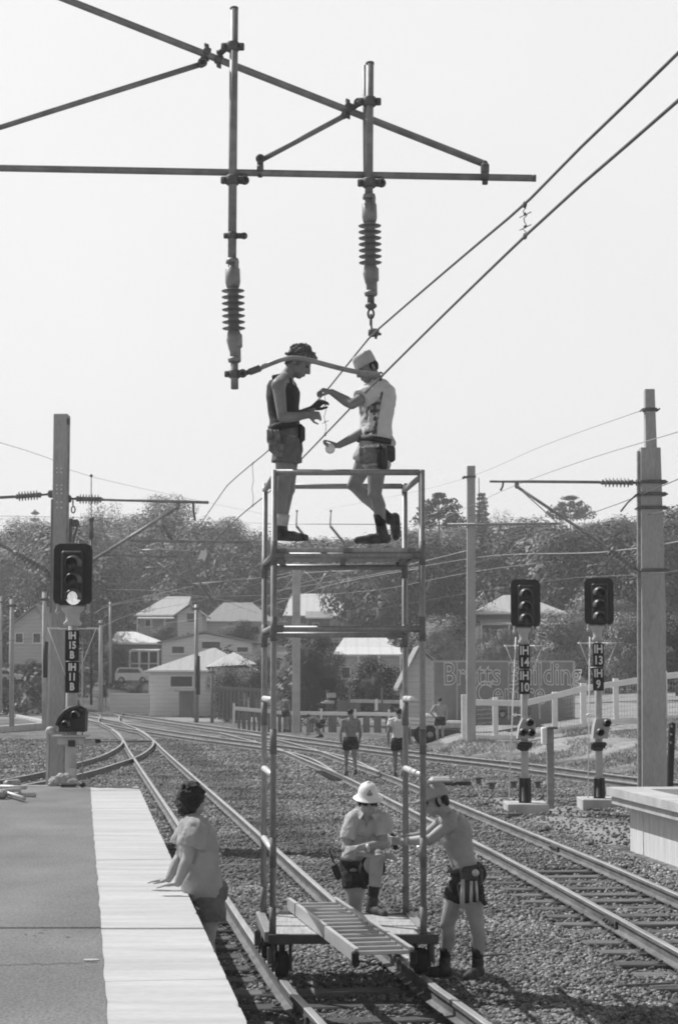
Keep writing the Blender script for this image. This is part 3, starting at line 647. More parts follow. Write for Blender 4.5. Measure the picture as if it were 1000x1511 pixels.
def cantilever(Qf, name, label, hub, tip, dia, ins_h, ins_d, extra=(), m='galv', r=.024, group=None, pm=None):
    root = thing(name, label, 'overhead frame', Qf(*hub), group)
    a = Qf(*ins_h[0]); b = Qf(*ins_h[1]); insulator(a, b, 7 if r > .02 else 6, .085*r/.024, .036*r/.024, root, .12, .12, pm or M['porc_l'], 10)
    mb = MB(); mb.tube([b, Qf(*tip)], r, 8); mb.build('top_tube', M['pipe'], root)
    mb = MB(); mb.box(Qf(*hub), (.10,.12,.12), bev=.02); mb.tube([Qf(*hub), a], .02, 6); mb.build('bracket', M['pipe_dark'], root)
    if ins_d:
        a2, b2 = Qf(*ins_d[0]), Qf(*ins_d[1]); insulator(a2, b2, 7, .085*r/.024, .036*r/.024, root, .12, .12, pm or M['porc_l'], 10)
        mb = MB(); mb.tube([b2, Qf(*dia[-1])], r*1.05, 8); mb.cap(Qf(*dia[-1]), Qf(dia[-1][0], dia[-1][1]-3), r*1.5, r*1.6); mb.build('strut', M[m], root)
        mb = MB(); mb.box(Qf(*dia[0]), (.10,.12,.12), bev=.02); mb.tube([Qf(*dia[0]), a2], .02, 6); mb.build('bracket', M['pipe_dark'], root)
    for nm, pts, rr, mm in extra:
        mb = MB(); mb.tube([Qf(*p) for p in pts], rr, 6); mb.build(nm, M[mm], root)
    return root
cantilever(L_, 'overhead_cantilever', 'tube bracket reaching right from the left mast, above the left signal', (101,736), (308,741.5), [(101,852),(263,748)], [(112,736),(152,737)], [(110,846),(139,826)],
    [('steady_arm', [(193,798,0),(370,800,0)], .020, 'galv'), ('steady_arm', [(152,819,0),(262,822,0)], .015, 'galv'), ('registration_arm', [(210,812,0),(228,811,0),(255,811.5,0),(275,813,0),(287,813.5,0)], .013, 'wire_l'),
     ('hanger', [(285,742,0),(286,755,0),(288,768,0)], .02, 'pipe_dark'), ('hanger', [(287,813,0),(287,820,0)], .012, 'pipe_dark'), ('strut', [(235,768,.6),(252,793,.6)], .04, 'pipe'), ('strut', [(252,793,.6),(292,855,.6),(312,885,.6)], .018, 'pipe'), ('strut', [(233,830,.9),(262,853,.9),(292,866,.9)], .014, 'pipe')])
cantilever(L_, 'overhead_cantilever', 'tube bracket reaching left out of the picture from the left mast', (76,729), (-160,742), [(76,847),(-120,735)], [(62,730),(22,733)], [(70,842),(20,814)])
mb = MB(); p = L_(108,738,-.1); mb.tube([p, L_(108,746,-.1)], .012, 6); eye(mb, L_(108.5,752,-.1), (0,1,0), .03,.012, 0, 1.8)
mb.box(L_(111,772,-.1), (.14,.1,.12), bev=.03); mb.bar(L_(105,765,-.1), L_(104,800,-.1), .05,.05); mb.bar(L_(115,775,-.1), L_(108,800,-.1), .03,.03)
free(mb, 'pulley_block', M['pipe_dark'], 'dark pulley block hanging from a loop just above the left signal', 'pulley')
mb = MB(); mb.tube([P(135,703,45), P(135,763,45)], .012, 6); mb.ell(P(135,702,45), V((.04,0,0)), V((0,.04,0)), V((0,0,.04)), 8); mb.lathe(P(135,764,45), P(135,796,45), [(0,.06),(.03,.075),(.1,.05),(.3,.055),(.45,.075),(.53,.05)], 8); mb.tube([P(135,796,45), P(135,1040,45)], .03, 6)
free(mb, 'post', M['pipe_dark'], 'thin post with a knob on top, behind the left signal', 'post')

YR = 29.6
R_ = lambda x, y, dy=0.: P(x, y, YR+dy)
m2 = thing('line_mast', 'thick grey mast with a narrower top section, behind the right platform', 'line mast', (R_(961,1200).x, YR, 0))
xr = R_(961,900).x; mb = MB()
rings = []
for y, hw, cx in ((1210,18,962.5),(900,17.3,961),(662,14.5,957)):
    p = R_(cx,y); h = hw*YR/2700; rings.append([p+V((-h,-h,0)), p+V((h,-h,0)), p+V((h,h,0)), p+V((-h,h,0))])
mb.loft(rings, 0, False); mb.build('column', M['concrete'], m2)
mb = MB(); rings = []
for y, hw, cx in ((664,8.2,959),(575,7.0,957)):
    p = R_(cx,y); h = hw*YR/2700; rings.append([p+V((-h,-h,0)), p+V((h,-h,0)), p+V((h,h,0)), p+V((-h,h,0))])
mb.loft(rings, 0, False); mb.build('top_section', M['concrete'], m2)
mb = MB(); mb.bar(R_(941.5,666,-.05), R_(942.5,1180,-.05), .05,.08, up=(0,1,0)); mb.build('conduit', M['galv'], m2)
for y, x in ((605,958),(712,960),(730,960),(750,960),(842,961)):
    mb = MB(); w_ = 17*YR/2700 if y < 660 else 36*YR/2700; mb.box(R_(x,y), (w_+.03, w_+.03, .05), bev=.01)
    for s_ in (-1,1): mb.tube([R_(x,y)+V((s_*(w_/2+.04),-.15,0)), R_(x,y)+V((s_*(w_/2+.04),.15,0))], .014, 6)
    mb.build('band', M['pipe_dark'], m2)
cantilever(R_, 'overhead_cantilever', 'tube bracket reaching left from the right mast, above the twin signals', (942,712), (722,710), [(943,842),(762,718)], [(935,712),(884,711.5)], [(935,839),(893,806)],
    [('hanger', [(742,711,0),(741,718,0),(738,724,0)], .018, 'pipe_dark'), ('tie_rod', [(938,730,0),(925,742,0),(915,755,0)], .016, 'pipe_dark')])
YN = 62.
N_ = lambda x, y, dy=0.: P(x, y, YN+dy)
m3 = thing('line_mast', 'tall plain mast behind the painted sign, left of the twin signals', 'line mast', N_(694,1082))
mb = MB(); rings = []
for y in (1095,688):
    p = N_(694.5,y); h = (6.6 if y > 900 else 5.9)*YN/2700; rings.append([p+V((-h,-h,0)), p+V((h,-h,0)), p+V((h,h,0)), p+V((-h,h,0))])
mb.loft(rings, 0, False); mb.build('column', M['concrete'], m3)
mb = MB(); mb.box(N_(694,704), (.34,.34,.06)); mb.tube([N_(686,703), N_(682,706)], .05, 6); mb.tube([N_(706,705,-.1), N_(707,772,-.1)], .015, 5); mb.build('band', M['pipe_dark'], m3)
mb = MB(); mb.tube([N_(660,774,-.3), N_(826,773,-.3)], .045, 8); mb.tube([N_(738,782,-.3), N_(770,778,-.3), N_(815,777,-.3)], .025, 6); mb.tube([N_(760,716,-.2), N_(826,775,-.2)], .02, 6)
for x in (670,690,737): mb.box(N_(x,776,-.3), (.1,.1,.16), bev=.02)
mb.build('crossarm', M['pipe'], m3)
YF = 84.
F_ = lambda x, y, dy=0.: P(x, y, YF+dy)
m4 = thing('line_mast', 'slender distant mast seen between the tower legs, carrying two slanted insulators', 'line mast', F_(437,1078))
mb = MB(); mb.box((F_(437,1000).x, YF, F_(437,955).z), (.36,.36,F_(437,830).z-F_(437,1080).z), bev=.02); mb.build('column', M['concrete_l'], m4)
for dx in (0,50):
    insulator(F_(437+dx,776), F_(459+dx,803), 9, .09, .05, m4, .1,.1, M['porcelain'], 8)
    mb = MB(); mb.tube([F_(438+dx,755), F_(437+dx,776)], .03, 6); mb.ell(F_(438+dx,754), V((.06,0,0)), V((0,.06,0)), V((0,0,.06)), 6); mb.tube([F_(459+dx,803), F_(480+dx,835), F_(524+dx,890)], .05, 6); mb.build('strut', M['pipe'], m4)
mb = MB(); mb.tube([F_(395,773), F_(600,774)], .02, 5); mb.tube([F_(425,838), F_(482,840)], .05, 6); mb.tube([F_(437,835), F_(446,845), F_(433,875), F_(428,880)], .05, 6); mb.tube([F_(463,872), F_(478,850), F_(482,845)], .05, 6); mb.build('crossarm', M['wire_l'], m4)
def pole(px, y0, y1, wpx, Y, label, m='concrete', band=None, group='slim poles beside the far tracks'):
    a, b = P(px, y1, Y), P(px, y0, Y); root = thing('pole', label, 'pole', a, group); r = wpx*Y/5400
    mb = MB(); mb.tube([a - V((0,0,.3)), b], [r*1.05, r*.9], 8, smooth=True); mb.build('shaft', M[m], root)
    mb = MB(); mb.box(b - V((0,0,.25)), (r*4, r*2.6, r*1.2), bev=.02); mb.build('cap', M['pipe_dark'], root)
    if band:
        mb = MB(); c, d = P(px+1.5, band[1], Y), P(px+1.5, band[0], Y); mb.tube([c, d], r*1.2, 8); mb.build('cable_guard', M['black'], root)
pole(290,892,1061,6.5,105,'pole with a black cable guard in front of the white cottage', 'galv', (968,1025))
pole(66,874,1064,7,64,'pale pole with a black cable guard just left of the left mast', 'concrete_l', (947,1000))
pole(18,884,1060,7,70,'plain grey pole at the far left edge of the picture')
pole(149,915,1044,6,118,'short plain pole right of the left signal, before the bush')
pole(163,888,1002,4,135,'thin pole in front of the white-roofed house at left', 'galv')
pole(313,985,1062,5,104,'dark short pole right of the white cottage', 'timber_g')
pole(2,880,1040,4,80,'thin pole cut by the left edge of the picture')

# ---- background wires
def bgwire(pts, r, label, m='wire', grp='thin overhead lines in the distance'):
    q = [tuple(P(x,y,Y)) for x, y, Y in pts]; ln = catmull(q, 3.0)
    mb = MB(); mb.tube(ln.tolist(), r, 5); free(mb, 'overhead_wire', M[m], label, 'overhead wire', grp)
bgwire([(1060,616,24),(1000,637,26),(865,678,36),(760,716,48),(690,748,62),(610,785,84),(560,805,105)], 0.0077, 'pale wire entering at the right edge just above the right mast bracket', 'wire_l')
bgwire([(1060,688,26),(1000,707,28),(943,731,29.5),(870,758,38),(760,793,55),(640,825,75),(500,860,105)], 0.0077, 'dark wire tied to the right mast below its upper insulator')
bgwire([(1060,790,26),(1000,799,28),(885,815,36),(726,820,58),(620,836,72),(400,873,100)], 0.0102, 'bright wire passing behind the right mast and over both right signal heads', 'wire_l')
bgwire([(945,606,29.5),(800,658,44),(694,703,62),(600,728,90),(480,752,130)], 0.0051, 'fine wire from the top of the right mast to the tall plain mast')
bgwire([(-40,643,26),(0,653,29),(75,677,36),(134,703,45),(290,738,75),(420,765,110)], 0.0051, 'fine wire sloping down from the left edge across the top of the left mast')
bgwire([(-40,761,60),(140,764,62),(420,773,84),(600,774,84),(700,772,84),(860,772,84),(1040,770,70)], 0.0064, 'nearly level fine wire crossing the whole picture above the hill')
bgwire([(1060,832,26),(1000,842,28),(943,848,30),(800,858,46),(640,884,75),(520,905,105)], 0.0064, 'low wire from the right edge passing behind both right signals')
bgwire([(600,790,75),(560,808,80),(470,832,90),(405,850,96),(300,862,105),(150,895,125)], 0.0102, 'pale wire sagging between the tower legs towards the left signal','wire_l')
bgwire([(610,802,75),(520,840,85),(430,865,92),(330,905,100),(240,920,112)], 0.0102, 'pale wire below the tower platform running down to the hill house','wire_l')
bgwire([(140,905,60),(165,893,70),(230,884,82),(330,880,92),(400,878,100)], 0.0083, 'pale wire leaving the right side of the left signal head','wire_l')
bgwire([(140,930,60),(200,905,75),(300,885,95),(390,858,100)], 0.0083, 'pale lower wire beside the number plates of the left signal','wire_l')
bgwire([(137,850,40),(150,858,42),(180,862,46),(215,852,52),(245,842,56),(290,800,62)], 0.0077, 'dark slack cable looping right of the left signal head')
bgwire([(0,825,40),(40,833,46),(75,838,52),(140,850,70),(300,852,100)], 0.0058, 'thin wire entering at the left edge below the left insulators')
bgwire([(0,935,60),(30,925,62),(66,905,64),(140,885,90)], 0.0090, 'pale wire on the left edge reaching the pale pole','wire_l')
bgwire([(0,945,60),(66,940,64),(150,915,90),(290,905,105)], 0.0064, 'thin lower wire joining the pale pole and the guarded pole')
bgwire([(660,845,62),(720,825,58),(790,802,46),(870,775,36),(1000,752,27),(1050,745,25)], 0.0070, 'dark wire rising to the right edge above the twin signals')
bgwire([(400,885,100),(470,878,92),(560,870,85),(690,845,70),(800,830,60)], 0.0083, 'pale level wire crossing behind the tower below its platform','wire_l')
bgwire([(330,905,98),(400,893,92),(470,868,86),(540,852,80),(625,838,72)], .012, 'pale wire rising to the right between the two tower ledgers','wire_l')
bgwire([(385,862,95),(440,846,90),(520,842,84),(600,833,78),(690,812,64)], .012, 'pale wire just under the tower platform, level then rising right','wire_l')
bgwire([(160,870,70),(240,872,80),(320,884,90),(420,900,100)], .010, 'pale wire falling to the right above the hill house','wire_l')
bgwire([(200,820,60),(280,858,75),(330,886,90),(380,905,105)], .011, 'dark wire falling to the right from the left bracket')
bgwire([(640,764,62),(600,780,70),(520,806,84),(430,838,100)], .010, 'pale thin wire crossing the right tower leg near the platform','wire_l')
bgwire([(720,745,60),(690,762,62),(640,792,72),(560,826,86),(500,846,98)], .010, 'dark wire dipping left from the plain mast across the tower')
t = thing('overhead_bracket', 'pale bracket arms seen through the tower beside the distant mast', 'overhead frame', P(470,850,92))
for pts in ([(412,792),(470,800)], [(448,842),(478,868),(470,882)], [(420,868),(446,838)], [(480,838),(508,848)], [(455,835),(490,835)]):
    mb = MB(); mb.tube([P(x,y,92) for x, y in pts], .035, 6); mb.build('arm', M['wire_l'], t)
t = thing('overhead_bracket', 'thin bracket arms above the hill house, left of the tower legs', 'overhead frame', P(310,830,100))
for pts in ([(318,826),(312,850)], [(282,862),(330,858),(362,852)], [(305,860),(314,878)], [(215,838),(232,836)]):
    mb = MB(); mb.tube([P(x,y,100) for x, y in pts], .035, 6); mb.build('arm', M['galv'], t)
mb = MB(); mb.prism([(-.10,-.10),(-.02,-.08),(.02,-.13),(.07,.0),(.05,.10),(.01,.06),(-.03,.08)], P(300,818,33), (1,0,0), (0,0,1), .05); free(mb, 'marker_flag', M['white'], 'small white rag hanging from the wire left of the tower', 'flag')
# ------------------------------------------------------------------ colour light signals
def hood(mb, c, N, r, length, mat=0, a0=-20, a1=200):          # open-bottomed round visor pointing along N
    c, N = V(c), V(N).normalized(); X = V((0,0,1)).cross(N).normalized(); Z = N.cross(X); n = 14; t = .008
    def ring(rr, d, z0=0): return [c + X*rr*math.cos(math.radians(a0+(a1-a0)*k/n)) + Z*(rr*math.sin(math.radians(a0+(a1-a0)*k/n))) + N*(d*(1 if z0 == 0 else 1)) for k in range(n+1)]
    rs = [ring(r*1.12, 0), ring(r*.86, length), ring(r*.86-t, length), ring(r*1.12-t, 0)]; vs = [p for q_ in rs for p in q_]; m = n+1; fs = []
    for k in range(3):
        for i in range(n): fs.append((k*m+i, k*m+i+1, (k+1)*m+i+1, (k+1)*m+i))
    fs += [(0, m, 2*m, 3*m), (n, 3*m+n, 2*m+n, m+n)]
    mb.add(vs, fs, mat, True)
def rrect(w, h, c, r=None):
    return [(-w/2+c,-h/2),(w/2-c,-h/2),(w/2-c*.3,-h/2+c*.3),(w/2,-h/2+c),(w/2,h/2-c),(w/2-c*.3,h/2-c*.3),(w/2-c,h/2),(-w/2+c,h/2),(-w/2+c*.3,h/2-c*.3),(-w/2,h/2-c),(-w/2,-h/2+c),(-w/2+c*.3,-h/2+c*.3)]
def rivets(): pass
def signal(px, Y, head, plates, base_y, lit, label, post_w=13, ground=0.0, plate_w=18):
    k = Y/2700; D = lambda x, y, dy=0.: P(x, y, Y+dy)
    x0 = D(px, 1000).x; root = thing('railway_signal', label, 'railway signal', (x0, Y, ground))
    fX, fZ, fN = V((1,0,0)), V((0,0,1)), V((0,-1,0))
    l, t_, r, b = head; hc = D((l+r)/2, (t_+b)/2); hw, hh = (r-l)*k, (b-t_)*k
    mb = MB(); mb.prism([(a, c) for a, c in rrect(hw, hh, hw*.16)], hc + V((0,.03,0)), fX, fZ, .05); mb.build('backboard', M['black'], root)
    mb = MB(); mb.box(hc + V((-.015*0,-.09,-hh*.03)), (hw*.56, .12, hh*.82), bev=.03); mb.box(hc + V((0,.14,-hh*.02)), (hw*.6,.22,hh*.8), bev=.03); head_o = mb.build('lamp_housing', M['black'], root)
    ys = [t_ + (b-t_)*f for f in (.33,.60,.87)] if lit else [t_ + (b-t_)*f for f in (.32,.58,.84)]
    for i, y in enumerate(ys):
        c = D((l+r)/2+.5, y, -.155); rl = .20*hw
        mb = MB(); hood(mb, c + V((0,.01,0)), V((0,-1,-.04)), rl, .24); mb.build('hood', M['hood'], head_o)
        mb = MB(); mb.lathe(c + V((0,.02,0)), c + V((0,-.05,0)), [(0,rl*.98),(.01,rl*.98),(.014,rl*.8),(.03,rl*.62),(.045,rl*.3),(.05,.001)], 18)
        mb.build('lens', M['lens_lit'] if lit and i == 2 else M['lens_dark'], head_o)
    # post with cap brackets
    ztop = D(px, b).z; pw = post_w*k/2; mb = MB()
    mb.tube([V((x0,Y,ground)), V((x0,Y,ztop-.02))], pw, 14); mb.build('post', M['signal_grey'], root)
    mb = MB(); zb = ztop; mb.lathe(V((x0,Y,zb-.33)), V((x0,Y,zb)), [(0,pw*1.5),(.05,pw*1.6),(.10,pw*1.15),(.2,pw*1.3),(.26,pw*2.0),(.3,pw*2.0),(.31,pw)], 14)
    for s_ in (-1,1): mb.tube([V((x0+s_*pw*2.6,Y-.02,zb-.13)), V((x0+s_*pw*2.6,Y-.02,zb+.02))], .02, 8); mb.ell(V((x0+s_*pw*2.6,Y-.03,zb-.1)), V((.035,0,0)), V((0,.035,0)), V((0,0,.04)), 8)
    mb.build('head_bracket', M['signal_grey'], root)
    mb = MB(); zr = zb-.36; w_ = hw*.62                                       # little work step with guard rods
    mb.tube([V((x0-w_,Y-.05,zr)), V((x0-w_*.95,Y+.32,zr)), V((x0+w_*.95,Y+.32,zr)), V((x0+w_,Y-.05,zr))], .014, 6)
    for s_ in (-1,1):
        mb.box(V((x0+s_*w_*.8,Y+.1,zr)), (w_*.42,.3,.02)); mb.tube([V((x0+s_*w_,Y-.05,zr)), V((x0+s_*pw,Y-.03,zr-.75))], .006, 5)
    mb.build('work_step', M['white'], root)
    for (yt, yb, rows) in plates:                                              # number plates
        c = D(px+.5, (yt+yb)/2, -pw-.05); pwid = plate_w*k; ph = (yb-yt)*k
        mb = MB(); mb.prism(rrect(pwid, ph, pwid*.1), c, fX, fZ, .012); pn = mb.build('number_plate', M['blackplate'], root)
        mb = MB(); n = len(rows)
        for i, s_ in enumerate(rows):
            z = ph*(.5 - (i+.5)/n*.94 - .03); text_on(s_, c + V((0,-.016,z)), fX, fZ, ph/n*.98, mb, 0, .006, bold=.006, sx=.80)
        mb.build('lettering', M['letter'], pn)
    return root, D, x0, k
def shunt_light(root, D, x0, k, Y, poly, lens, body, base_y, lab=None):
    mb = MB(); c = D(0,0)
    pts = [D(x, y, -.18) for x, y in poly]; o = pts[0]
    mb.prism([(p.x-o.x, p.z-o.z) for p in pts], o, (1,0,0), (0,0,1), -.34); bo = mb.build('shunt_housing', M[body], root)
    for x, y, rp in lens:
        c = D(x, y, -.19); mb = MB(); mb.lathe(c, c + V((0,-.1,0)), [(0,rp*k*1.25),(.05,rp*k*1.2),(.05,rp*k),(.02,rp*k*.9),(.03,rp*k*.4),(.035,.001)], 16); mb.build('shunt_lens', M['lens_dark'], bo)
        mb = MB(); hood(mb, c + V((0,-.03,0)), V((0,-1,-.05)), rp*k*1.25, .13); mb.build('shunt_hood', M['hood'], bo)
    return bo
# left signal
YS = 28.75
r, D, x0, k = signal(106.5, YS, (79.5,802,136.5,893), [(930,975,['IH','15','B']),(976.5,1022,['IH','11','B'])], 1155, True, 'large left signal with a bright lowest lens, plates reading IH 15 B, IH 11 B', 17, 0, 20)
shunt_light(r, D, x0, k, YS, [(87,1080),(125,1080),(126,1050),(117,1046),(104,1046),(94,1055),(87,1069)][::-1], [(98,1069,5),(112,1055,5)], 'black', 1155)
mb = MB(); mb.tube([D(86,1071,-.2), D(90,1059,-.2), D(97,1051,-.2), D(105,1046,-.2), D(116,1045,-.2), D(127,1050,-.2)], .05, 8); mb.build('shunt_visor', M['black'], r)
mb = MB(); mb.box(D(106,1093,-.02), (38*k,.25,.13), bev=.02); mb.box(D(105,1086,-.05), (52*k,.3,.03)); mb.box(D(131,1094,-.02), (22*k,.12,.07), bev=.02); mb.build('bracket', M['signal_grey'], r)
mb = MB(); mb.box(D(143,1093.5,.0), (12*k,.14,.06), bev=.02); mb.box(D(106,1097,-.16), (10*k,.02,.1)); mb.build('junction_fitting', M['black'], r)
mb = MB(); mb.lathe(V((x0,YS,0)), V((x0,YS,1)), [(0,.14),(.75,.13),(.95,.13),(1.0,.1)], 14); mb.box(D(107,1142,-.13), (9*k,.06,.18)); mb.build('post_foot', M['signal_grey'], r)
# steel access ladder of the left signal, standing just left of the mast
mb = MB(); 
for x in (71.5,): mb.bar(D(x+3,905,.4), D(x-2,1158,.1), .035,.05, up=(0,1,0))
mb.tube([D(122,940,.2), D(122,1150,.1)], .010, 6); mb.tube([D(74,1078,.2), D(96,1076,.1)], .05, 6); mb.ell(D(76,1078,.15), V((.09,0,0)), V((0,.09,0)), V((0,0,.07)), 8); mb.build('ladder_stile', M['signal_grey'], r)
# twin signals at right
for (px, Y, head, pls, lab, sh, ln, fx) in (
    (772.5, 35.4, (753,855,796.5,925), [(951,987,['IH','14']),(988,1024,['IH','10'])], 'left one of the twin signals, its plates reading IH 14 and IH 10', [(763,1090),(788,1090),(790,1068),(785,1060),(771,1060),(766,1072)], [(781,1066,4.6),(771,1080.5,4.6),(783.5,1081,4.6)], 740),
    (881.5, 36.7, (861.5,853,904.5,922), [(949,984,['IH','13']),(985,1019,['IH','9'])], 'signal beside the right mast, its plates reading IH 13 and IH 9', [(874,1090),(896,1090),(901,1062),(897,1060),(879,1060),(876,1072)], [(895,1067,4.6),(885,1080.5,4.6)], 857)):
    r, D, x0, k = signal(px, Y, head, pls, 1190, False, lab, 10.5, 0, 16)
    shunt_light(r, D, x0, k, Y, sh[::-1], ln, 'signal_grey', 1190)
    mb = MB(); mb.box(D(px+1,1098,-.05), (22*k,.2,.08), bev=.02); mb.box(D(px,1104,-.05), (14*k,.18,.1), bev=.02); mb.tube([D(px-8,1097,-.1), D(px-8,1106,-.1)], .03, 8); mb.tube([D(px+9,1097,-.1), D(px+9,1104,-.1)], .03, 8); mb.build('bracket', M['black'], r)
    mb = MB(); zt_ = D(px,1148).z
    mb.lathe(V((x0,Y,.14)), V((x0,Y,2)), [(0,.12),(.05,.12),(.06,.09),(zt_-.16,.085),(zt_-.14,.07)], 10)
    for a in range(4):
        d = V((math.cos(a*math.pi/2+.5), math.sin(a*math.pi/2+.5), 0)); mb.bar(V((x0,Y,.16))+d*.11, V((x0,Y,zt_))+d*.1, .03,.05)
    mb.box((x0,Y,.15), (.36,.36,.03)); mb.build('post_foot', M['black'], r)
    mb = MB(); mb.box((x0 + 2*k, Y+.1, .05), (60*k, .95, .24), bev=.015); mb.build('footing', M['concrete_l'], r)
    mb = MB(); a, b = D(px-12,940,.15), D(fx+10,1180,.1)
    mb.tube([a, b], .013, 6)
    for y in (985,1055): mb.tube([D(px-14,y,.15), D(px,y,0)], .008, 5)
    mb.ell(D(px-14,1055,.12), V((.05,0,0)), V((0,.03,0)), V((0,0,.03)), 8); mb.build('guard_rod', M['white'], r)
# short equipment post between the twin signals
D = lambda x, y, dy=0.: P(x, y, 36.2+dy); t = thing('equipment_post', 'short grey post with a small box, between the twin signals', 'post', (D(811,1182).x, 36.2, 0))
mb = MB(); mb.box((D(811,1100).x, 36.2, (D(811,1072).z)/2), (.135,.12,D(811,1072).z), bev=.008); mb.build('post', M['pipe'], t)
mb = MB(); mb.box(D(802,1086,-.02), (.10,.2,.34), bev=.02); mb.build('box', M['whitew'], t)
mb = MB(); mb.box(D(814,1074,-.05), (.2,.2,.05), bev=.01); mb.build('cap', M['pipe_dark'], t)
# dark signal post with holes beside the right mast
D = lambda x, y, dy=0.: P(x, y, 30.6+dy); t = thing('slotted_post', 'dark leaning slotted post right of the right mast', 'post', (D(985,1200).x, 30.6, 0))
mb = MB(); mb.bar((D(984,1200).x, 30.6, 0), D(991,1066), .10,.13, up=(0,1,0), bev=.02); mb.build('post', M['black'], t)
mb = MB()
for y in (1072,1084,1096): mb.ell(D(990.5-(y-1066)*.05,y,-.07), V((.02,0,0)), V((0,.01,0)), V((0,0,.02)), 8)
mb.build('hole_rim', M['galv'], t)
# ------------------------------------------------------------------ rail mounted scaffold trolley
YA, YB = 15.0, 16.25
_ang = 0.0
tr = thing('scaffold_trolley', 'tall tubular scaffold tower on a four-wheeled flat trolley standing on the rails', 'work trolley', (P(515,1400,15.6).x, 15.6, .16))
FL, FR = P(403.5,1000,YA).x, P(623,1000,YA).x; BL, BR = P(390,1000,YB).x, P(597.5,1000,YB).x
ZD = P(500,1379,YA).z                                   # deck level
ZT = P(500,697,YA).z; ZP = P(500,809,YA).z; ZL = P(500,928,YA).z
cor = {'fl': V((FL,YA,0)), 'fr': V((FR,YA,0)), 'bl': V((BL,YB,0)), 'br': V((BR,YB,0))}
up = lambda p, z: V((p[0], p[1], z))
mb = MB()
for a, b, e0, e1 in (('fl','fr',.03,.12),('bl','br',.03,.06)):
    A_, B_ = up(cor[a],ZD-.03), up(cor[b],ZD-.03); d = (B_-A_).normalized(); o = V((0,-.04 if a == 'fl' else .04,0)); mb.bar(A_-d*e0+o, B_+d*e1+o, .045, .075, bev=.004)
    mb.build('cross_beam', M['beam'], tr); mb = MB()
for a, b in (('fl','bl'),('fr','br')):
    A_, B_ = up(cor[a],ZD-.02), up(cor[b],ZD-.02); s_ = -1 if a == 'fl' else 1; o = V((s_*.045,0,0)); d = (B_-A_).normalized()
    mb = MB(); mb.bar(A_+o+d*.0, B_+o+d*.05, .04, .085, bev=.004); mb.bar(A_+o+d*.0+V((-s_*.03,0,.035)), B_+o+d*.04+V((-s_*.03,0,.035)), .05,.01); mb.build('side_beam', M['galv'], tr)
mb = MB(); n = 5
for i in range(n):
    a = V((FL+.02,0,0)); f0, f1 = i/n+.008, (i+1)/n-.008; y0, y1 = YA+.0+(YB-YA)*f0, YA+(YB-YA)*f1
    mb.box(((FL+FR)/2 - .03*(f0), (y0+y1)/2, ZD-.012+random.uniform(-.003,.003)), (FR-FL-.03, y1-y0, .028), bev=.003)
mb.build('deck_boards', M['deck'], tr)
post_segs = {'fl': (.5,), 'fr': (.5,), 'bl': (.5,), 'br': (.5,)}
for k_, c in cor.items():
    mb = MB(); z1 = ZT + (.02 if k_[0] == 'f' else .04); r = .0255
    mb.tube([up(c,ZD-.03), up(c,z1)], r, 12); po = mb.build('post', M['scaff'], tr)
    mb = MB()
    for z in ((ZP-.04, ZL, 2.05, 1.16, ZD+.1) if k_[0] == 'f' else (ZP-.08, ZL-.03, 2.25, ZD+.12)):
        hgt = .20 if z > 1.5 else .24; mb.tube([up(c,z-hgt/2), up(c,z+hgt/2)], r*1.12, 12)
    mb.build('spigot_sleeve', M['scaff_joint'], po)['kind'] = 'stuff'
def rail_t(a, b, r=.024, name='ledger', m='scaff', ins=.0):
    a, b = V(a), V(b); mb = MB(); mb.tube([a, b], r, 12); o = mb.build(name, M[m], tr)
    return o
rail_t(up(cor['fl'],ZT), up(cor['fr'],ZT), .0255, 'guard_rail', 'scaff'); rail_t(up(cor['bl'],ZT+.015), up(cor['br'],ZT+.015), .0245, 'guard_rail')
rail_t(up(cor['fl'],ZT-.03), up(cor['bl'],ZT-.02), .0245, 'guard_rail'); rail_t(up(cor['fr'],ZT-.03), up(cor['br'],ZT-.02), .0245, 'guard_rail')
for z in (ZP-.06, ZL):
    rail_t(up(cor['fl'],z), up(cor['fr'],z), .026); rail_t(up(cor['bl'],z-.02), up(cor['br'],z-.02), .026)
    for s_ in ('l','r'): rail_t(up(cor['f'+s_],z+.012), up(cor['b'+s_],z+.012), .022)
for z in (2.385, 1.775, 1.17):
    for s_ in ('l','r'): rail_t(up(cor['f'+s_],z), up(cor['b'+s_],z), .026, 'side_rung', 'alu')
for k_, c in cor.items():
    for z in (ZP-.06, ZL):
        mb = MB(); s_ = 1 if k_[1] == 'l' else -1; mb.box(up(c,z)+V((s_*.05,0,0)), (.075,.058,.058), bev=.012); mb.build('coupler', M['scaff_joint'], tr)
mb = MB()
for i in range(4):
    f0, f1 = (i)/4+.01, (i+1)/4-.01; y0, y1 = YA+.0+(YB-YA)*f0, YA+(YB-YA)*f1
    mb.box(((FL+FR)/2-.02, (y0+y1)/2, ZP-.015+random.uniform(-.004,.004)), (FR-FL-.07, y1-y0, .038), bev=.004)
mb.build('platform_boards', M['deck'], tr)
for x in (.06,.5,.93):
    mb = MB(); xx = FL+(FR-FL)*x; mb.box((xx, YA-.003, ZP-.017), (.06,.012,.034)); mb.box((xx-.04,(YA+YB)/2,ZP-.052), (.05,YB-YA-.02,.03)); mb.build('board_clip', M['scaff_joint'], tr)
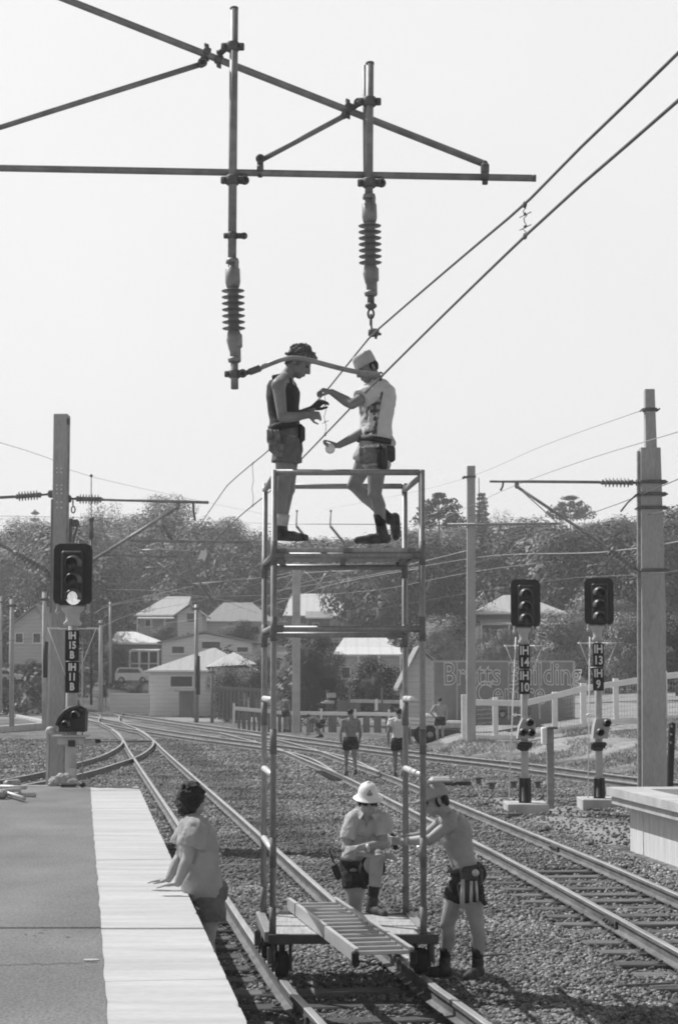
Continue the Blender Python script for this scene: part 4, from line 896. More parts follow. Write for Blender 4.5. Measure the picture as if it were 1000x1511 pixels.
# wheels with forks, running on the rails
for k_, Yw, sd in (('fl',15.12,-1),('fr',15.12,1),('bl',16.12,-1),('br',16.12,1)):
    p, t = at_line('A', Yw, sd*.57); n = V((t.y,-t.x,0)); zc = RAIL_Z+.144+.105; c = up(p, zc)
    mb = MB(); mb.lathe(c - n*.05, c + n*.05, [(0,.09),(.01,.104),(.09,.104),(.10,.09)], 22); wh = mb.build('wheel', M['rubber'], tr)
    mb = MB(); mb.lathe(c - n*.06, c + n*.06, [(0,.018),(.01,.05),(.11,.05),(.12,.018)], 14); mb.build('hub', M['galv'], wh)
    mb = MB()
    for s_ in (-1,1): mb.box(c + n*s_*.072 + V((0,0,.075)), (.016,.10,.26), X=n, bev=.003)
    mb.box(c + V((0,0,.2-.02)), (.17,.16,.03), X=n); mb.box(c + n*sd*-.02 + t*.14 + V((0,0,.05)), (.05,.04,.2), X=n, bev=.01); mb.build('fork', M['beam'], tr)
    mb = MB(); q_ = c - n*sd*-.10 + V((0,0,.02)); mb.box(q_+V((0,0,.05)), (.03,.05,.14), X=n, bev=.008); mb.tube([q_-t*.05-V((0,0,.03)), q_+t*.03-V((0,0,.02))], .012, 6); mb.build('brake_lever', M['pipe_dark'], tr)
# ---- aluminium ladder lying across the deck
ZLd = ZD + .012
a0, a1 = G(424,1326,ZLd+.10), G(529,1408,ZLd+.10-.01); b0, b1 = G(497,1325,ZLd+.10), G(603,1393,ZLd+.10-.01)
ax = ((a1-a0).normalized() + (b1-b0).normalized()).normalized(); mid0 = (a0+b0)/2; Ld = ((a1-a0).length + (b1-b0).length)/2
side = V((ax.y, -ax.x, 0)).normalized(); W_ = .40
ld = thing('ladder', 'long aluminium ladder lying flat across the trolley deck', 'ladder', (mid0.x+ax.x*Ld/2, mid0.y+ax.y*Ld/2, ZLd))
sgn = 1 if (b0-a0).dot(side) > 0 else -1; W0 = abs((b0-a0).dot(side)); 
ctr = (a0+b0+a1+b1)/4; ctr.z = ZLd
start = ctr - ax*Ld/2; end = ctr + ax*Ld/2; Wl = .43
for s_ in (-1,1):
    o = side*s_*Wl/2; mb = MB(); mb.bar(start+o+V((0,0,.052)), end+o+V((0,0,.052)), .012,.10); mb.bar(start+o-side*s_*.012+V((0,0,.10)), end+o-side*s_*.012+V((0,0,.10)), .03,.008); mb.bar(start+o-side*s_*.012+V((0,0,.005)), end+o-side*s_*.012+V((0,0,.005)), .03,.008)
    mb.build('stile', M['alu'], ld)
nr = 14
for i in range(nr):
    c = start + ax*(Ld*(i+.5)/nr) + V((0,0,.055)); mb = MB(); mb.bar(c-side*(Wl/2-.007), c+side*(Wl/2-.007), .034,.03, bev=.006); mb.build('rung', M['alu'], ld)
for s_ in (-1,1):
    mb = MB(); mb.box(end+side*s_*Wl/2+V((0,0,.03)), (.05,.06,.11), X=side, bev=.012); mb.build('foot', M['rubber'], ld)
# ------------------------------------------------------------------ people
def ring(c, X, Y, hx, hy, n=22, e=.85):
    r = []
    for k in range(n):
        a = 2*math.pi*k/n; ca, sa = math.cos(a), math.sin(a)
        r.append(V(c) + X*hx*math.copysign(abs(ca)**e, ca) + Y*hy*math.copysign(abs(sa)**e, sa))
    return r
TORSO = [(-.17,.10,.085,0),(-.10,.15,.105,-.01),(0,.165,.118,-.012),(.14,.157,.108,0),(.28,.143,.098,.006),(.45,.152,.108,.006),(.62,.172,.120,.004),(.78,.182,.118,-.002),(.90,.165,.092,-.008),(.97,.10,.07,-.006),(1.02,.058,.056,0)]
class Figure:
    """joints in world metres; builds one continuous body and the clothing over it"""
    def __init__(s, label, pelvis, neck, hip_side, sho_side, fwd, vox=.0075, group=None):
        s.pelvis, s.neck, s.vox = V(pelvis), V(neck), vox
        s.hs, s.ss, s.fw = V(hip_side).normalized(), V(sho_side).normalized(), V(fwd).normalized()
        s.mb = MB(); s.label = label; s.group = group; s.sc = 1.0; s.bend = V((0,0,0)); s.cl = {}
    def frame(s, t):
        c = s.pelvis.lerp(s.neck, t) + s.bend*(4*t*(1-t) if 0 < t < 1 else 0)
        dt = s.pelvis.lerp(s.neck, t+.05) - s.pelvis.lerp(s.neck, t-.05)
        if 0 < t < 1: dt += s.bend*(4*(1-2*t))*.1
        d = dt.normalized(); X = s.hs.lerp(s.ss, max(0,min(1,t))); X = (X - d*X.dot(d)).normalized(); Y = d.cross(X)
        if Y.dot(s.fw) < 0: Y = -Y
        return c, X, Y
    def torso_rings(s, t0, t1, inf=0.0, mul=1.0, n=22, belly=0.0):
        ts = sorted(set([t0, t1] + [q[0] for q in TORSO if t0 < q[0] < t1])); out = []
        for t in ts:
            c, X, Y = s.frame(t)
            hx = lerp_tab([(q[0],q[1]) for q in TORSO], t)*mul*s.sc + inf; hy = lerp_tab([(q[0],q[2]) for q in TORSO], t)*mul*s.sc + inf; of = lerp_tab([(q[0],q[3]) for q in TORSO], t)
            b = belly*math.exp(-((t-.2)/.22)**2); out.append(ring(c + Y*(of + b*.5), X, Y, hx, hy + b*.5, n))
        return out
    def limb(s, pts, rs, mb=None):
        mb = mb or s.mb
        for i in range(len(pts)-1): mb.cap(pts[i], pts[i+1], rs[i]*s.sc, rs[i+1]*s.sc)
    def torso(s, belly=0.0):
        s.belly = belly; s.mb.loft(s.torso_rings(-.17, 1.02, belly=belly), 0, True)
        c, X, Y = s.frame(.72)
        for a in (-1,1):
            s.mb.ell(c + X*a*.085*s.sc + Y*.075*s.sc, X*.075*s.sc, Y*.045*s.sc, X.cross(Y)*.06*s.sc, 12)
            s.mb.ell(c + X*a*.09*s.sc - Y*.07*s.sc, X*.07*s.sc, Y*.05*s.sc, X.cross(Y)*.10*s.sc, 12)
        c, X, Y = s.frame(-.05)
        for a in (-1,1): s.mb.ell(c + X*a*.075*s.sc - Y*.06*s.sc, X*.085*s.sc, Y*.085*s.sc, X.cross(Y)*.09*s.sc, 12)
    def arm(s, sh, el, wr, m=1.0):
        sh, el, wr = V(sh), V(el), V(wr); c, X, Y = s.frame(.93); side = 1 if (sh-c).dot(X) > 0 else -1
        s.mb.cap(c + X*side*.07*s.sc, sh, .062*s.sc, .066*s.sc*m)
        s.limb([sh, sh.lerp(el,.35), el], [.060*m,.053*m,.042*m]); s.limb([el, el.lerp(wr,.28), wr], [.042*m,.046*m,.029*m])
        s.cl.setdefault('arms', []).append((sh, el, wr))
    def leg(s, hip, kn, an, back, m=1.0):
        hip, kn, an, back = V(hip), V(kn), V(an), V(back).normalized()
        s.limb([hip, hip.lerp(kn,.35), kn], [.094*m,.088*m,.058*m]); s.limb([kn, kn.lerp(an,.32)+back*.014, an.lerp(kn,.25)+back*.004, an], [.054*m,.060*m,.040*m,.036*m])
        s.mb.ell(kn - back*.018, V((.046,0,0))*s.sc, V((0,.046,0))*s.sc, (kn-hip).normalized()*.055*s.sc, 10)
        s.cl.setdefault('legs', []).append((hip, kn, an))
    def foot(s, an, toe, mb=None, L=.25, inf=0.0):             # bare foot core (hidden in the shoe) or the shoe itself
        mb = mb or s.mb; an = V(an); d = V(toe).normalized()
        mb.cap(an, an + V((0,0,-.045)), .04+inf, .042+inf); mb.cap(an - d*.035 + V((0,0,-.055)), an + d*.10 + V((0,0,-.06)), .033+inf, .036+inf); mb.cap(an + d*.07 + V((0,0,-.06)), an + d*(L-.09) + V((0,0,-.072)), .034+inf, .022+inf)
    def hand(s, wr, d, pn, curl=.5, thumb=1, spread=.0, mb=None, point=False):
        """wr wrist, d along the hand, pn palm normal (towards the palm side)"""
        mb = mb or s.mb; wr, d, pn = V(wr), V(d).normalized(), V(pn); pn = (pn - d*pn.dot(d)).normalized(); sd = d.cross(pn)*thumb   # sd: towards the thumb
        for k in (-.026,-.009,.009,.026): mb.cap(wr + d*.005 + sd*k*.6, wr + d*.085 + sd*k, .015, .0125, 8)
        for i, (k, L) in enumerate(((.030,.9),(.010,1.0),(-.010,.94),(-.029,.76))):
            p = wr + d*.088 + sd*k; a = curl*(.8+.15*i); dr = (d + sd*k*spread*6).normalized()
            for seg, r0, r1 in ((.040*L,.0095,.0088),(.026*L,.0088,.008),(.020*L,.008,.0065)):
                v = dr*math.cos(a) + pn*math.sin(a); q_ = p + v*seg; mb.cap(p, q_, r0, r1, 8); p = q_; a += curl*.9
        p = wr + d*.025 + sd*.028 + pn*.006; v = (d*.62 + sd*.62 + pn*.35*max(.3,curl)).normalized(); q_ = p + v*.042; mb.cap(p, q_, .014, .0108, 8)
        v2 = (d*.8 + sd*.15 + pn*.55*curl).normalized(); r_ = q_ + v2*.030; mb.cap(q_, r_, .0105, .0098, 8); mb.cap(r_, r_ + v2*.022, .0095, .0075, 8)
    def head(s, c, f, u, k=1.0):
        c, f, u = V(c), V(f).normalized(), V(u).normalized(); u = (u - f*u.dot(f)).normalized(); sd = f.cross(u); mb = s.mb; s.h = (c, f, u, sd, k)
        E = lambda o, a, b, d, n=14: mb.ell(c + f*o[0]*k + sd*o[1]*k + u*o[2]*k, sd*a*k, f*b*k, u*d*k, n)
        E((-.010,0,.032), .074,.096,.084, 18); E((.028,0,-.035), .060,.060,.075, 16); E((.052,0,-.088), .032,.034,.026); E((.038,0,-.072), .050,.046,.036)
        for a in (-1,1):
            E((.058,a*.036,-.018), .024,.022,.022); E((.074,a*.032,.026), .026,.014,.010); E((-.012,a*.077,-.012), .010,.020,.032, 10)
            E((.045,a*.048,-.062), .014,.03,.02, 10)
        mb.cap(c + f*.088*k + u*.016*k, c + f*.112*k - u*.026*k, .0085*k, .0135*k, 8); E((.098,0,-.034), .019,.014,.010, 10)
        E((.088,0,-.060), .026,.012,.0065, 10); E((.086,0,-.071), .022,.012,.007, 10); E((.080,0,.008), .012,.012,.02, 8)
        b = s.neck + (c - s.neck)*.05; mb.cap(s.neck - (c-s.neck)*.15, c - f*.018*k - u*.055*k, .060*s.sc, .054*k)
    def eyes(s, glasses=False):
        c, f, u, sd, k = s.h
        for a in (-1,1):
            mb = MB()
            if glasses: mb.ell(c + f*.092*k + sd*a*.034*k + u*.006*k, sd*.030*k, f*.008, u*.021*k, 12)
            else: mb.ell(c + f*.0775*k + sd*a*.031*k + u*.004*k, sd*.015*k, f*.010*k, u*.008*k, 10)
            mb.build('sunglass_lens' if glasses else 'eye', M['black'], s.root)
        if glasses:
            mb = MB(); mb.tube([c + f*.095*k - sd*.065*k + u*.012*k, c + f*.1*k + u*.014*k, c + f*.095*k + sd*.065*k + u*.012*k], .004, 6)
            for a in (-1,1): mb.tube([c + f*.095*k + sd*a*.064*k + u*.012*k, c + sd*a*.08*k + u*.008*k], .004, 6)
            mb.build('sunglass_frame', M['black'], s.root)
    def body(s, m, base, vox=None):
        s.root = thing('person', s.label, 'person', base, s.group); s.bo = soft(s.mb, 'body', m, s.root, vox or s.vox, 3); return s.root
    def cloth(s, name, mb, m, vox=.009, it=3, disp=.032): return soft(mb, name, m, s.root, vox, it, disp)
    def shorts(s, m, t1=.16, hem=.42, inf=.014, flare=.014, name='shorts', hems=None):
        mb = MB(); mb.loft(s.torso_rings(-.17, t1, inf), 0, True); c, X, Y = s.frame(-.05)
        for a in (-1,1): mb.ell(c + X*a*.075 - Y*.06, X*(.087+inf), Y*(.087+inf), X.cross(Y)*(.092+inf), 12)
        for i, (hip, kn, an) in enumerate(s.cl['legs']):
            h_ = (hems or (hem, hem))[i]; e = hip.lerp(kn, h_); rm = lerp_tab([(0,.094),(.35,.088),(1,.058)], h_); st = hip + (hip-kn)*.05
            mb.tube([st, hip.lerp(e,.5), e], [.094+inf, .093+inf+flare*.5, max(rm, .08)+inf+flare], 18)
        return s.cloth(name, mb, m)
    def shirt(s, m, t0=.02, t1=.97, inf=.016, sleeve=.62, name='shirt', belly=None, collar=False, hang=0.0, sl_inf=.012):
        mb = MB(); rg = s.torso_rings(t0, t1, inf, belly=s.belly if belly is None else belly)
        if hang: rg[0] = [s.frame(t0)[0] + (p - s.frame(t0)[0])*(1+hang) for p in rg[0]]
        mb.loft(rg, 0, True)
        for sh, el, wr in s.cl['arms']:
            c, X, Y = s.frame(.93); side = 1 if (sh-c).dot(X) > 0 else -1
            mb.cap(c + X*side*.07*s.sc, sh, .060*s.sc+inf, .066*s.sc+inf*.8)
            if sleeve: e = sh.lerp(el, sleeve); mb.tube([sh, sh.lerp(e,.5), e], [.062+inf, .056+inf*1.1+sl_inf*.5, .050+inf+sl_inf], 16)
        if collar:
            c, X, Y = s.frame(1.0); mb.tube([s.frame(.95)[0], c + (s.neck-s.pelvis).normalized()*.03], [.075,.068], 16)
        return s.cloth(name, mb, m)
    def belt(s, t=.12, inf=.022, m='leather', w=.045):
        c, X, Y = s.frame(t); d = X.cross(Y); mb = MB(); hx = lerp_tab([(q[0],q[1]) for q in TORSO], t)+inf; hy = lerp_tab([(q[0],q[2]) for q in TORSO], t)+inf
        rs = [ring(c + d*a, X, Y, hx+b, hy+b) for a, b in ((-w/2,0),(-w/2,.006),(w/2,.006),(w/2,0))]; mb.loft(rs, 0, True, caps=False); return mb.build('belt', M[m], s.root)
    def shoes(s, m, dirs, sock=None, sock_h=.10, L=.27, high=.05):
        for (hip, kn, an), d in zip(s.cl['legs'], dirs):
            mb = MB(); s.foot(an, d, mb, L, .010); ax = (kn-an).normalized(); mb.tube([an - ax*.03, an + ax*high], [.05,.049], 12)
            sh = soft(mb, 'shoe', m, s.root, .008, 3)
            if sock is not None: b = MB(); b.tube([an + ax*(high-.02), an + ax*(high+sock_h*.5), an + ax*(high+sock_h)], [.044,.048,.050], 12); b.build('sock', sock, s.root)
def hairpiece(fig, mb, m='hair', vox=.008, disp=.02): return soft(mb, 'hair', M[m], fig.root, vox, 2, disp, CURLS)

# --- 1: man in a dark singlet, in profile facing right, hands on the dropper
YP = 15.62
W = lambda x, y, dy=0.: P(x, y, YP+dy)
f = Figure('bare-armed man in a dark singlet and short shorts, standing left on the tower platform', W(422,642), W(423,556), (0,1,0), (.15,1,0), (1,0,0))
f.bend = V((-.035,0,0)); f.torso()
f.arm(W(411,569,-.20), W(416.5,617,-.26), W(455,612.5,-.24)); f.arm(W(428,572,.17), W(436,616,.20), W(461,603,.06))
f.hand(W(455,612.5,-.24), (1,.35,.02), (.1,.9,-.1), .75, -1); f.hand(W(461,603,.06), (.75,-.25,.6), (.5,-.6,-.6), .6, 1)
for dx, dy, hpx in ((-3,-.09,0),(4,.09,0)):
    f.leg(W(424+dx*.5,650,dy), W(421+dx,722,dy*1.1), W(414+dx*.5,781,dy*1.1), (-1,0,0))
    f.foot(W(414+dx*.5,781,dy*1.1), (1,0,0))
hc = W(441.5,535,.0); f.head(hc, (.80,-.10,-.56), (.56,-.05,.80), 1.10)
f.body(M['skin'], (W(424,700).x, YP, ZP)); f.eyes()
mb = MB(); mb.loft(f.torso_rings(.05, .86, .024), 0, True)
c, X, Y = f.frame(.90)
for a in (-1,1):
    pts = [f.frame(.80)[0] + X*a*.105 + Y*.068, f.frame(.93)[0] + X*a*.10 + Y*.05, f.frame(.97)[0] + X*a*.10 - Y*.01, f.frame(.90)[0] + X*a*.10 - Y*.10]
    mb.tube(pts, [.028,.026,.026,.028], 10)
f.cloth('singlet', mb, M['cloth_n'], .008, 2, .008)
f.shorts(M['cloth_m'], .13, .46, .016, .02)
f.belt(.14, .026)
f.shoes(M['boot'], [(1,0,0),(1,0,0)], M['sock_l'], .10, .29, .03)
c, fd, u, sd, k = f.h; mb = MB(); mb.ell(c - fd*.025 + u*.048, sd*.088, fd*.102, u*.092, 16); mb.ell(c + fd*.060 + u*.090, sd*.072, fd*.060, u*.048); mb.ell(c - fd*.075 - u*.01, sd*.075, fd*.045, u*.08); 
for a in (-1,1): mb.ell(c - fd*.01 + sd*a*.078 + u*.02, sd*.014, fd*.04, u*.05)
rr_ = random.Random(8)
for i in range(34):
    a, b_ = rr_.uniform(0, 6.28), rr_.uniform(-.3, 1.5); d = fd*math.cos(a)*math.cos(b_) + sd*math.sin(a)*math.cos(b_) + u*math.sin(b_)
    if d.dot(fd) > .5 and b_ < .75: continue
    p_ = c - fd*.02 + u*.050 + d*.100; mb.cap(p_, p_ + (d*.3 - u*.6 - fd*.2).normalized()*.05, .022, .010, 8)
hairpiece(f, mb, 'hair_f', .006, .045)
mb = MB(); mb.box(W(405,653,-.20), (.10,.09,.19), X=(1,.3,0), bev=.03); mb.box(W(400,643,-.22), (.06,.07,.12), bev=.02); mb.box(W(412,664,-.2), (.08,.05,.13), bev=.02)
for x in (396,401,407,411): mb.tube([W(x,650,-.27), W(x-1,634,-.28)], .012, 6)
mb.build('tool_pouch', M['leather_l'], f.root)
mb = MB(); mb.box(W(444,640,.02), (.07,.2,.15), bev=.03); mb.build('tool_pouch', M['leather'], f.root)
# his work gloves
for (wr, d, pn, th) in ((W(461,603,.06), (.75,-.25,.6), (.5,-.6,-.6), 1),):
    g = Figure('', (0,0,0), (0,0,.5), (1,0,0), (1,0,0), (0,1,0)); g.mb = MB()
    Figure.hand(g, wr, d, pn, .6, th); gm2 = MB()
    o = soft(g.mb, 'glove', M['leather'], f.root, .006, 1, .0)
    o.modifiers.new('puff', 'DISPLACE').strength = .007

# --- 2: man in a checked shirt and cap, facing left, one heel lifted
f = Figure('man in checked shirt and soft cap, right on the tower platform, one heel raised', W(553,652,.02), W(556,567,.0), (.25,-1,0), (.45,-.9,0), (-.95,-.3,0))
f.bend = V((.015,0,0)); f.torso(.01)
f.arm(W(547,579,-.16), W(519,597,-.30), W(489,578.5,-.14)); f.arm(W(566,583,.16), W(544,634,.02), W(500,657,-.10))
f.hand(W(489,578.5,-.14), (-.9,.2,.25), (-.2,.5,-.8), .95, 1); f.hand(W(500,657,-.10), (-.95,-.2,-.2), (-.1,-.5,.8), .7, 1)
f.leg(W(557,664,-.09), W(553,728,-.14), W(563.5,785,-.08), (1,0,0)); f.foot(W(563.5,785,-.08), (-1,-.1,0))
f.leg(W(548,662,.10), W(522,716,.16), W(573,765,.26), (.7,.2,-.6)); 
an2 = W(573,765,.26)
f.head(W(541,543,-.02), (-.72,-.42,-.46), (-.36,-.1,.9), 1.05)
f.body(M['skin'], (W(553,700).x, YP, ZP)); f.eyes()
CHK = bpy.data.materials.new('checked_cloth'); CHK.use_nodes = True; t_ = CHK.node_tree; bs = t_.nodes['Principled BSDF']; bs.inputs['Roughness'].default_value = .9
tc = t_.nodes.new('ShaderNodeTexCoord'); wv = []
for ax_ in ('X','Z'):
    wn = t_.nodes.new('ShaderNodeTexWave'); wn.bands_direction = ax_; wn.inputs['Scale'].default_value = 5.2; wn.inputs['Distortion'].default_value = 2.5; wn.inputs['Detail Scale'].default_value = 1.5; t_.links.new(tc.outputs['Object'], wn.inputs[0]); wv.append(wn.outputs['Fac'])
ad = t_.nodes.new('ShaderNodeMath'); ad.operation = 'MULTIPLY'; t_.links.new(wv[0], ad.inputs[0]); t_.links.new(wv[1], ad.inputs[1])
rr = t_.nodes.new('ShaderNodeValToRGB'); rr.color_ramp.elements[0].color = (.08,.08,.08,1); rr.color_ramp.elements[1].color = (.34,.34,.34,1); rr.color_ramp.elements[1].position = .55; t_.links.new(ad.outputs[0], rr.inputs[0]); t_.links.new(rr.outputs[0], bs.inputs['Base Color'])
f.shirt(M['cloth_w'], .03, .96, .022, .55, 'shirt', None, True)
mb = MB(); rg = [r_ for r_ in f.torso_rings(.08, .82, .027)]      # checked front panel of the shirt
c, X, Y = f.frame(.5); sel = [i for i in range(22) if math.sin(2*math.pi*i/22) > -.25 and -1.1 < math.cos(2*math.pi*i/22) < .75]
sel = [i for i in range(22) if (rg[2][i]-f.frame(.4)[0]).normalized().dot(V((-.85,-.55,0))) > .38]
sel.sort(key=lambda i: (i - 0) % 22)
gaps = [j for j in range(len(sel)) if (sel[j]-sel[j-1]) % 22 != 1]; s0 = gaps[0] if gaps else 0; sel = sel[s0:] + sel[:s0]
mb.loft([[r_[i] for i in sel] for r_ in rg], 0, True, caps=False, close=False); po = mb.build('shirt_front', CHK, f.root)
md = po.modifiers.new('thick', 'SOLIDIFY'); md.thickness = .006; md.offset = 1; md = po.modifiers.new('crease', 'DISPLACE'); md.texture = CLOUD; md.strength = .012
f.shorts(M['cloth_k'], .05, .42, .016, .018)
f.belt(.015, .030, 'leather', .05)
f.shoes(M['boot'], [(-1,-.1,0)], M['cloth_d'], .10, .30, .06)
an, d2 = an2, V((.25,.15,-1)).normalized(); mb = MB(); bk = V((.8,.1,.55)).normalized()
sh_ax = (f.cl['legs'][1][1] - an).normalized(); foot_d = V((.10,.05,-.95)).normalized()
mb.cap(an, an + V((.05,.02,-.01)), .05,.048); mb.cap(an + V((.055,.02,.01)), an + V((.05,.02,.0)) + foot_d*.12, .045,.046); mb.cap(an + V((.05,.02,0)) + foot_d*.10, an + V((.045,.0,0)) + foot_d*.165, .044,.032); mb.tube([an - sh_ax*.02, an + sh_ax*.09], [.05,.048], 12)
soft(mb, 'shoe', M['boot'], f.root, .008, 3)
b = MB(); b.tube([an + sh_ax*.07, an + sh_ax*.17], [.046,.050], 12); b.build('sock', M['cloth_d'], f.root)
c, fd, u, sd, k = f.h; mb = MB()
rings = [ring(c + u*z + fd*o, sd, fd, a, b_, 22, 1.0) for z, a, b_, o in ((.028,.092,.104,-.004),(.06,.090,.102,-.006),(.10,.086,.098,-.010),(.128,.080,.09,-.012),(.136,.06,.07,-.012))]
mb.loft(rings, 0, True); mb.prism([(-.085,.07),(-.07,.13),(-.03,.155),(.03,.155),(.07,.13),(.085,.07),(.06,.05),(-.06,.05)], c + u*.030, sd, fd, .012); hat = mb.build('cap', M['cloth_k'], f.root)
md = hat.modifiers.new('crease', 'DISPLACE'); md.texture = CLOUD; md.strength = .012
mb = MB(); mb.ell(c - fd*.055 - u*.005, sd*.078, fd*.05, u*.06); 
for a in (-1,1): mb.ell(c - fd*.02 + sd*a*.074 - u*.005, sd*.014, fd*.04, u*.04)
hairpiece(f, mb, 'hair', .008, .012)
mb = MB(); mb.box(W(564,676,-.25), (.09,.06,.20), X=(1,.2,0), bev=.02); mb.box(W(573,670,-.12), (.10,.1,.14), X=(1,.6,0), bev=.02); mb.build('tool_pouch', M['leather'], f.root)
mb = MB(); mb.box(W(547,671,-.22), (.13,.05,.15), bev=.015); mb.box(W(538,672,-.20), (.09,.05,.15), X=(1,-.4,0), bev=.015); mb.build('nail_bag', M['leather_l'], f.root)
mb = MB(); mb.tube([W(559,655,-.28), W(561,690,-.28)], .012, 6); mb.tube([W(556,661,-.28), W(564,660,-.28)], .018, 6); mb.build('hammer', M['black'], f.root)
c = W(487,662,-.13); mb = MB(); mb.lathe(c + V((0,-.03,0)), c + V((0,.03,0)), [(0,.02),(.002,.042),(.058,.042),(.06,.02)], 16); free(mb, 'tape_reel', M['white'], 'small pale round reel in the lowered hand of the man in the cap', 'reel')

# --- 3: person in a T-shirt leaning on the platform edge
YQ = 14.55
W3 = lambda x, y, dy=0.: P(x, y, YQ+dy)
f = Figure('curly dark haired person in a pale T-shirt leaning on the left platform', W3(301,1313), W3(280,1211,.06), (.40,-.9,0), (.25,-.96,0), (-.9,.4,0))
f.bend = V((.03,-.01,0)); f.torso(.02)
f.arm(W3(289,1226,-.15), W3(277,1268,-.20), W3(262.5,1303,-.26), 1.08); f.arm(W3(279,1224,.20), W3(266,1264,.20), W3(249,1297,.10), 1.05)
f.hand(W3(262.5,1304,-.26), (-1,.08,-.12), (0,0,-1), .10, -1, .3); f.hand(W3(249,1298,.10), (-1,.25,-.1), (0,0,-1), .10, 1, .3)
gz0 = -.01
for (hx, hy, dy, kx, ky, ax_, ay) in ((309,1326,-.09,306,1390,309,0),(298,1326,.10,300,1388,303,0)):
    hip = W3(hx,hy,dy); kn = W3(kx,ky,dy); an = V((W3(ax_,1400,dy).x, YQ+dy+.03, .09)); f.leg(hip, kn, an, (.9,-.4,0)); f.foot(an, (-.85,.5,0))
f.head(W3(284,1183,.06), (.55,.80,-.10), (-.1,.05,1), 1.06)
f.body(M['skin_l'], (W3(306,1400).x, YQ, 0)); f.eyes()
f.shirt(M['cloth_t'], -.13, .985, .034, .60, 't_shirt', .045, False, .12, .024)
f.shorts(M['cloth_m'], -.04, .50, .022, .034)
f.shoes(M['boot'], [(-.85,.5,0)]*2, M['sock_l'], .06, .28, .03)
c, fd, u, sd, k = f.h; mb = MB(); rr_ = random.Random(3)
mb.ell(c - fd*.02 + u*.045, sd*.105, fd*.115, u*.10, 16); mb.ell(c - fd*.06 - u*.04, sd*.09, fd*.07, u*.09)
for i in range(46):
    a, b_ = rr_.uniform(0, 6.28), rr_.uniform(-.6, 1.5); d = fd*math.cos(a)*math.cos(b_) + sd*math.sin(a)*math.cos(b_) + u*math.sin(b_)
    if d.dot(fd) > .55 and b_ < .7: continue
    mb.ell(c - fd*.02 + u*.035 + d*.105, V((rr_.uniform(.018,.034),0,0)), V((0,rr_.uniform(.018,.034),0)), V((0,0,rr_.uniform(.018,.034))), 8)
hairpiece(f, mb, 'hair', .008, .03)

# --- 4: man in a white helmet, one boot on the trolley, arms folded on his knee
YK = 16.55
W4 = lambda x, y, dy=0.: P(x, y, YK+dy)
f = Figure('man in white sun helmet and work shirt, arms folded over his raised knee', W4(531,1277,.22), W4(542,1199,-.02), (1,.15,0), (1,.05,0), (.05,-1,-.1))
f.bend = V((0,.05,0)); f.torso()
f.arm(W4(519.5,1212,-.02), W4(510,1252,-.10), W4(549,1262,-.27)); f.arm(W4(565.5,1211,-.02), W4(566,1246,-.12), W4(529,1251,-.33))
f.hand(W4(529,1251,-.33), (-1,.1,-.22), (.1,.7,-.6), .45, 1); f.hand(W4(560,1262,-.24), (1,.1,-.12), (0,.5,-1), .2, -1, .15)
f.leg(W4(545,1288,.14), W4(557,1263,-.27), W4(549,1333,-.25), (0,1,0), 1.05)
an_r = W4(549,1333,-.25)
kn2 = W4(523,1345,.12); an2 = V((kn2.x-.01, YK+.2, .10)); f.leg(W4(523,1290,.18), kn2, an2, (0,1,0), 1.05); f.foot(an2, (0,-1,0))
f.foot(an_r, (.5,-.8,0))
f.head(W4(542.5,1182,-.06), (.10,-.95,-.22), (.03,-.2,.97), 1.05)
f.body(M['skin_l'], (W4(530,1400).x, YK, 0)); f.eyes(True)
f.shirt(M['cloth_k'], .04, .97, .016, .70, 'work_shirt', None, False, .0, .008)
c, X, Y = f.frame(.97)
for a in (-1,1):
    mb = MB(); n0 = f.neck + V((a*.058,-.035,.05)); mb.add([n0 + V((a*.015,.03,.01)), n0 + V((-a*.03,-.045,-.055)), n0 + V((a*.01,-.055,-.11)), n0 + V((a*.05,-.01,-.055)), n0 + V((a*.05,.06,-.02))], [(0,1,2,3,4)]); o = mb.build('collar', M['cloth_k'], f.root); md = o.modifiers.new('s','SOLIDIFY'); md.thickness = .01
mb = MB(); cc = f.frame(.80)[0] + V((0,-.13,0)); mb.add([f.frame(.97)[0]+V((-.035,-.085,.0)), f.frame(.97)[0]+V((.035,-.085,.0)), f.frame(.74)[0]+V((.002,-.155,0))], [(0,1,2)]); o = mb.build('open_neck', M['skin'], f.root); o.modifiers.new('s','SOLIDIFY').thickness = .008
for a in (-1,1):
    mb = MB(); cc, X, Y = f.frame(.62); mb.box(cc + X*a*.085 + Y*.148, (.10,.012,.11), X=X, Z=X.cross(Y), bev=.005); mb.build('shirt_pocket', M['cloth_k'], f.root)
f.shorts(M['cloth_d'], .12, .4, .016, .012, 'shorts', (.45,.38))
f.belt(.10, .026)
f.shoes(M['boot'], [(.5,-.8,0),(0,-1,0)], M['cloth_d'], .09, .28, .06)
c, fd, u, sd, k = f.h; mb = MB()
prof = [(.022,.150,.165),(.026,.142,.158),(.040,.116,.132),(.055,.104,.120),(.085,.100,.116),(.115,.088,.104),(.140,.066,.078),(.155,.038,.046),(.160,.012,.014)]
mb.loft([ring(c + u*z*1.08 + fd*-.005, sd, fd, a*.90, b_*.92, 26, 1.0) for z, a, b_ in prof], 0, True); mb.lathe(c + u*.165, c + u*.185, [(0,.02),(.008,.022),(.016,.012)], 10); hm = mb.build('helmet', M['helmet_w'], f.root)
mb = MB(); mb.prism([(-.022,0),(.022,0),(.026,.025),(.012,.03),(.008,.055),(-.006,.05),(-.012,.03),(-.026,.025)], c + u*.08 + fd*.110, -sd, u + fd*-.25, -.006); mb.build('helmet_badge', M['pipe'], hm)
mb = MB(); mb.ell(c - fd*.02 - u*.0, sd*.080, fd*.085, u*.045); 
for a in (-1,1): mb.ell(c + sd*a*.075 - u*.012 + fd*.012, sd*.012, fd*.018, u*.045)
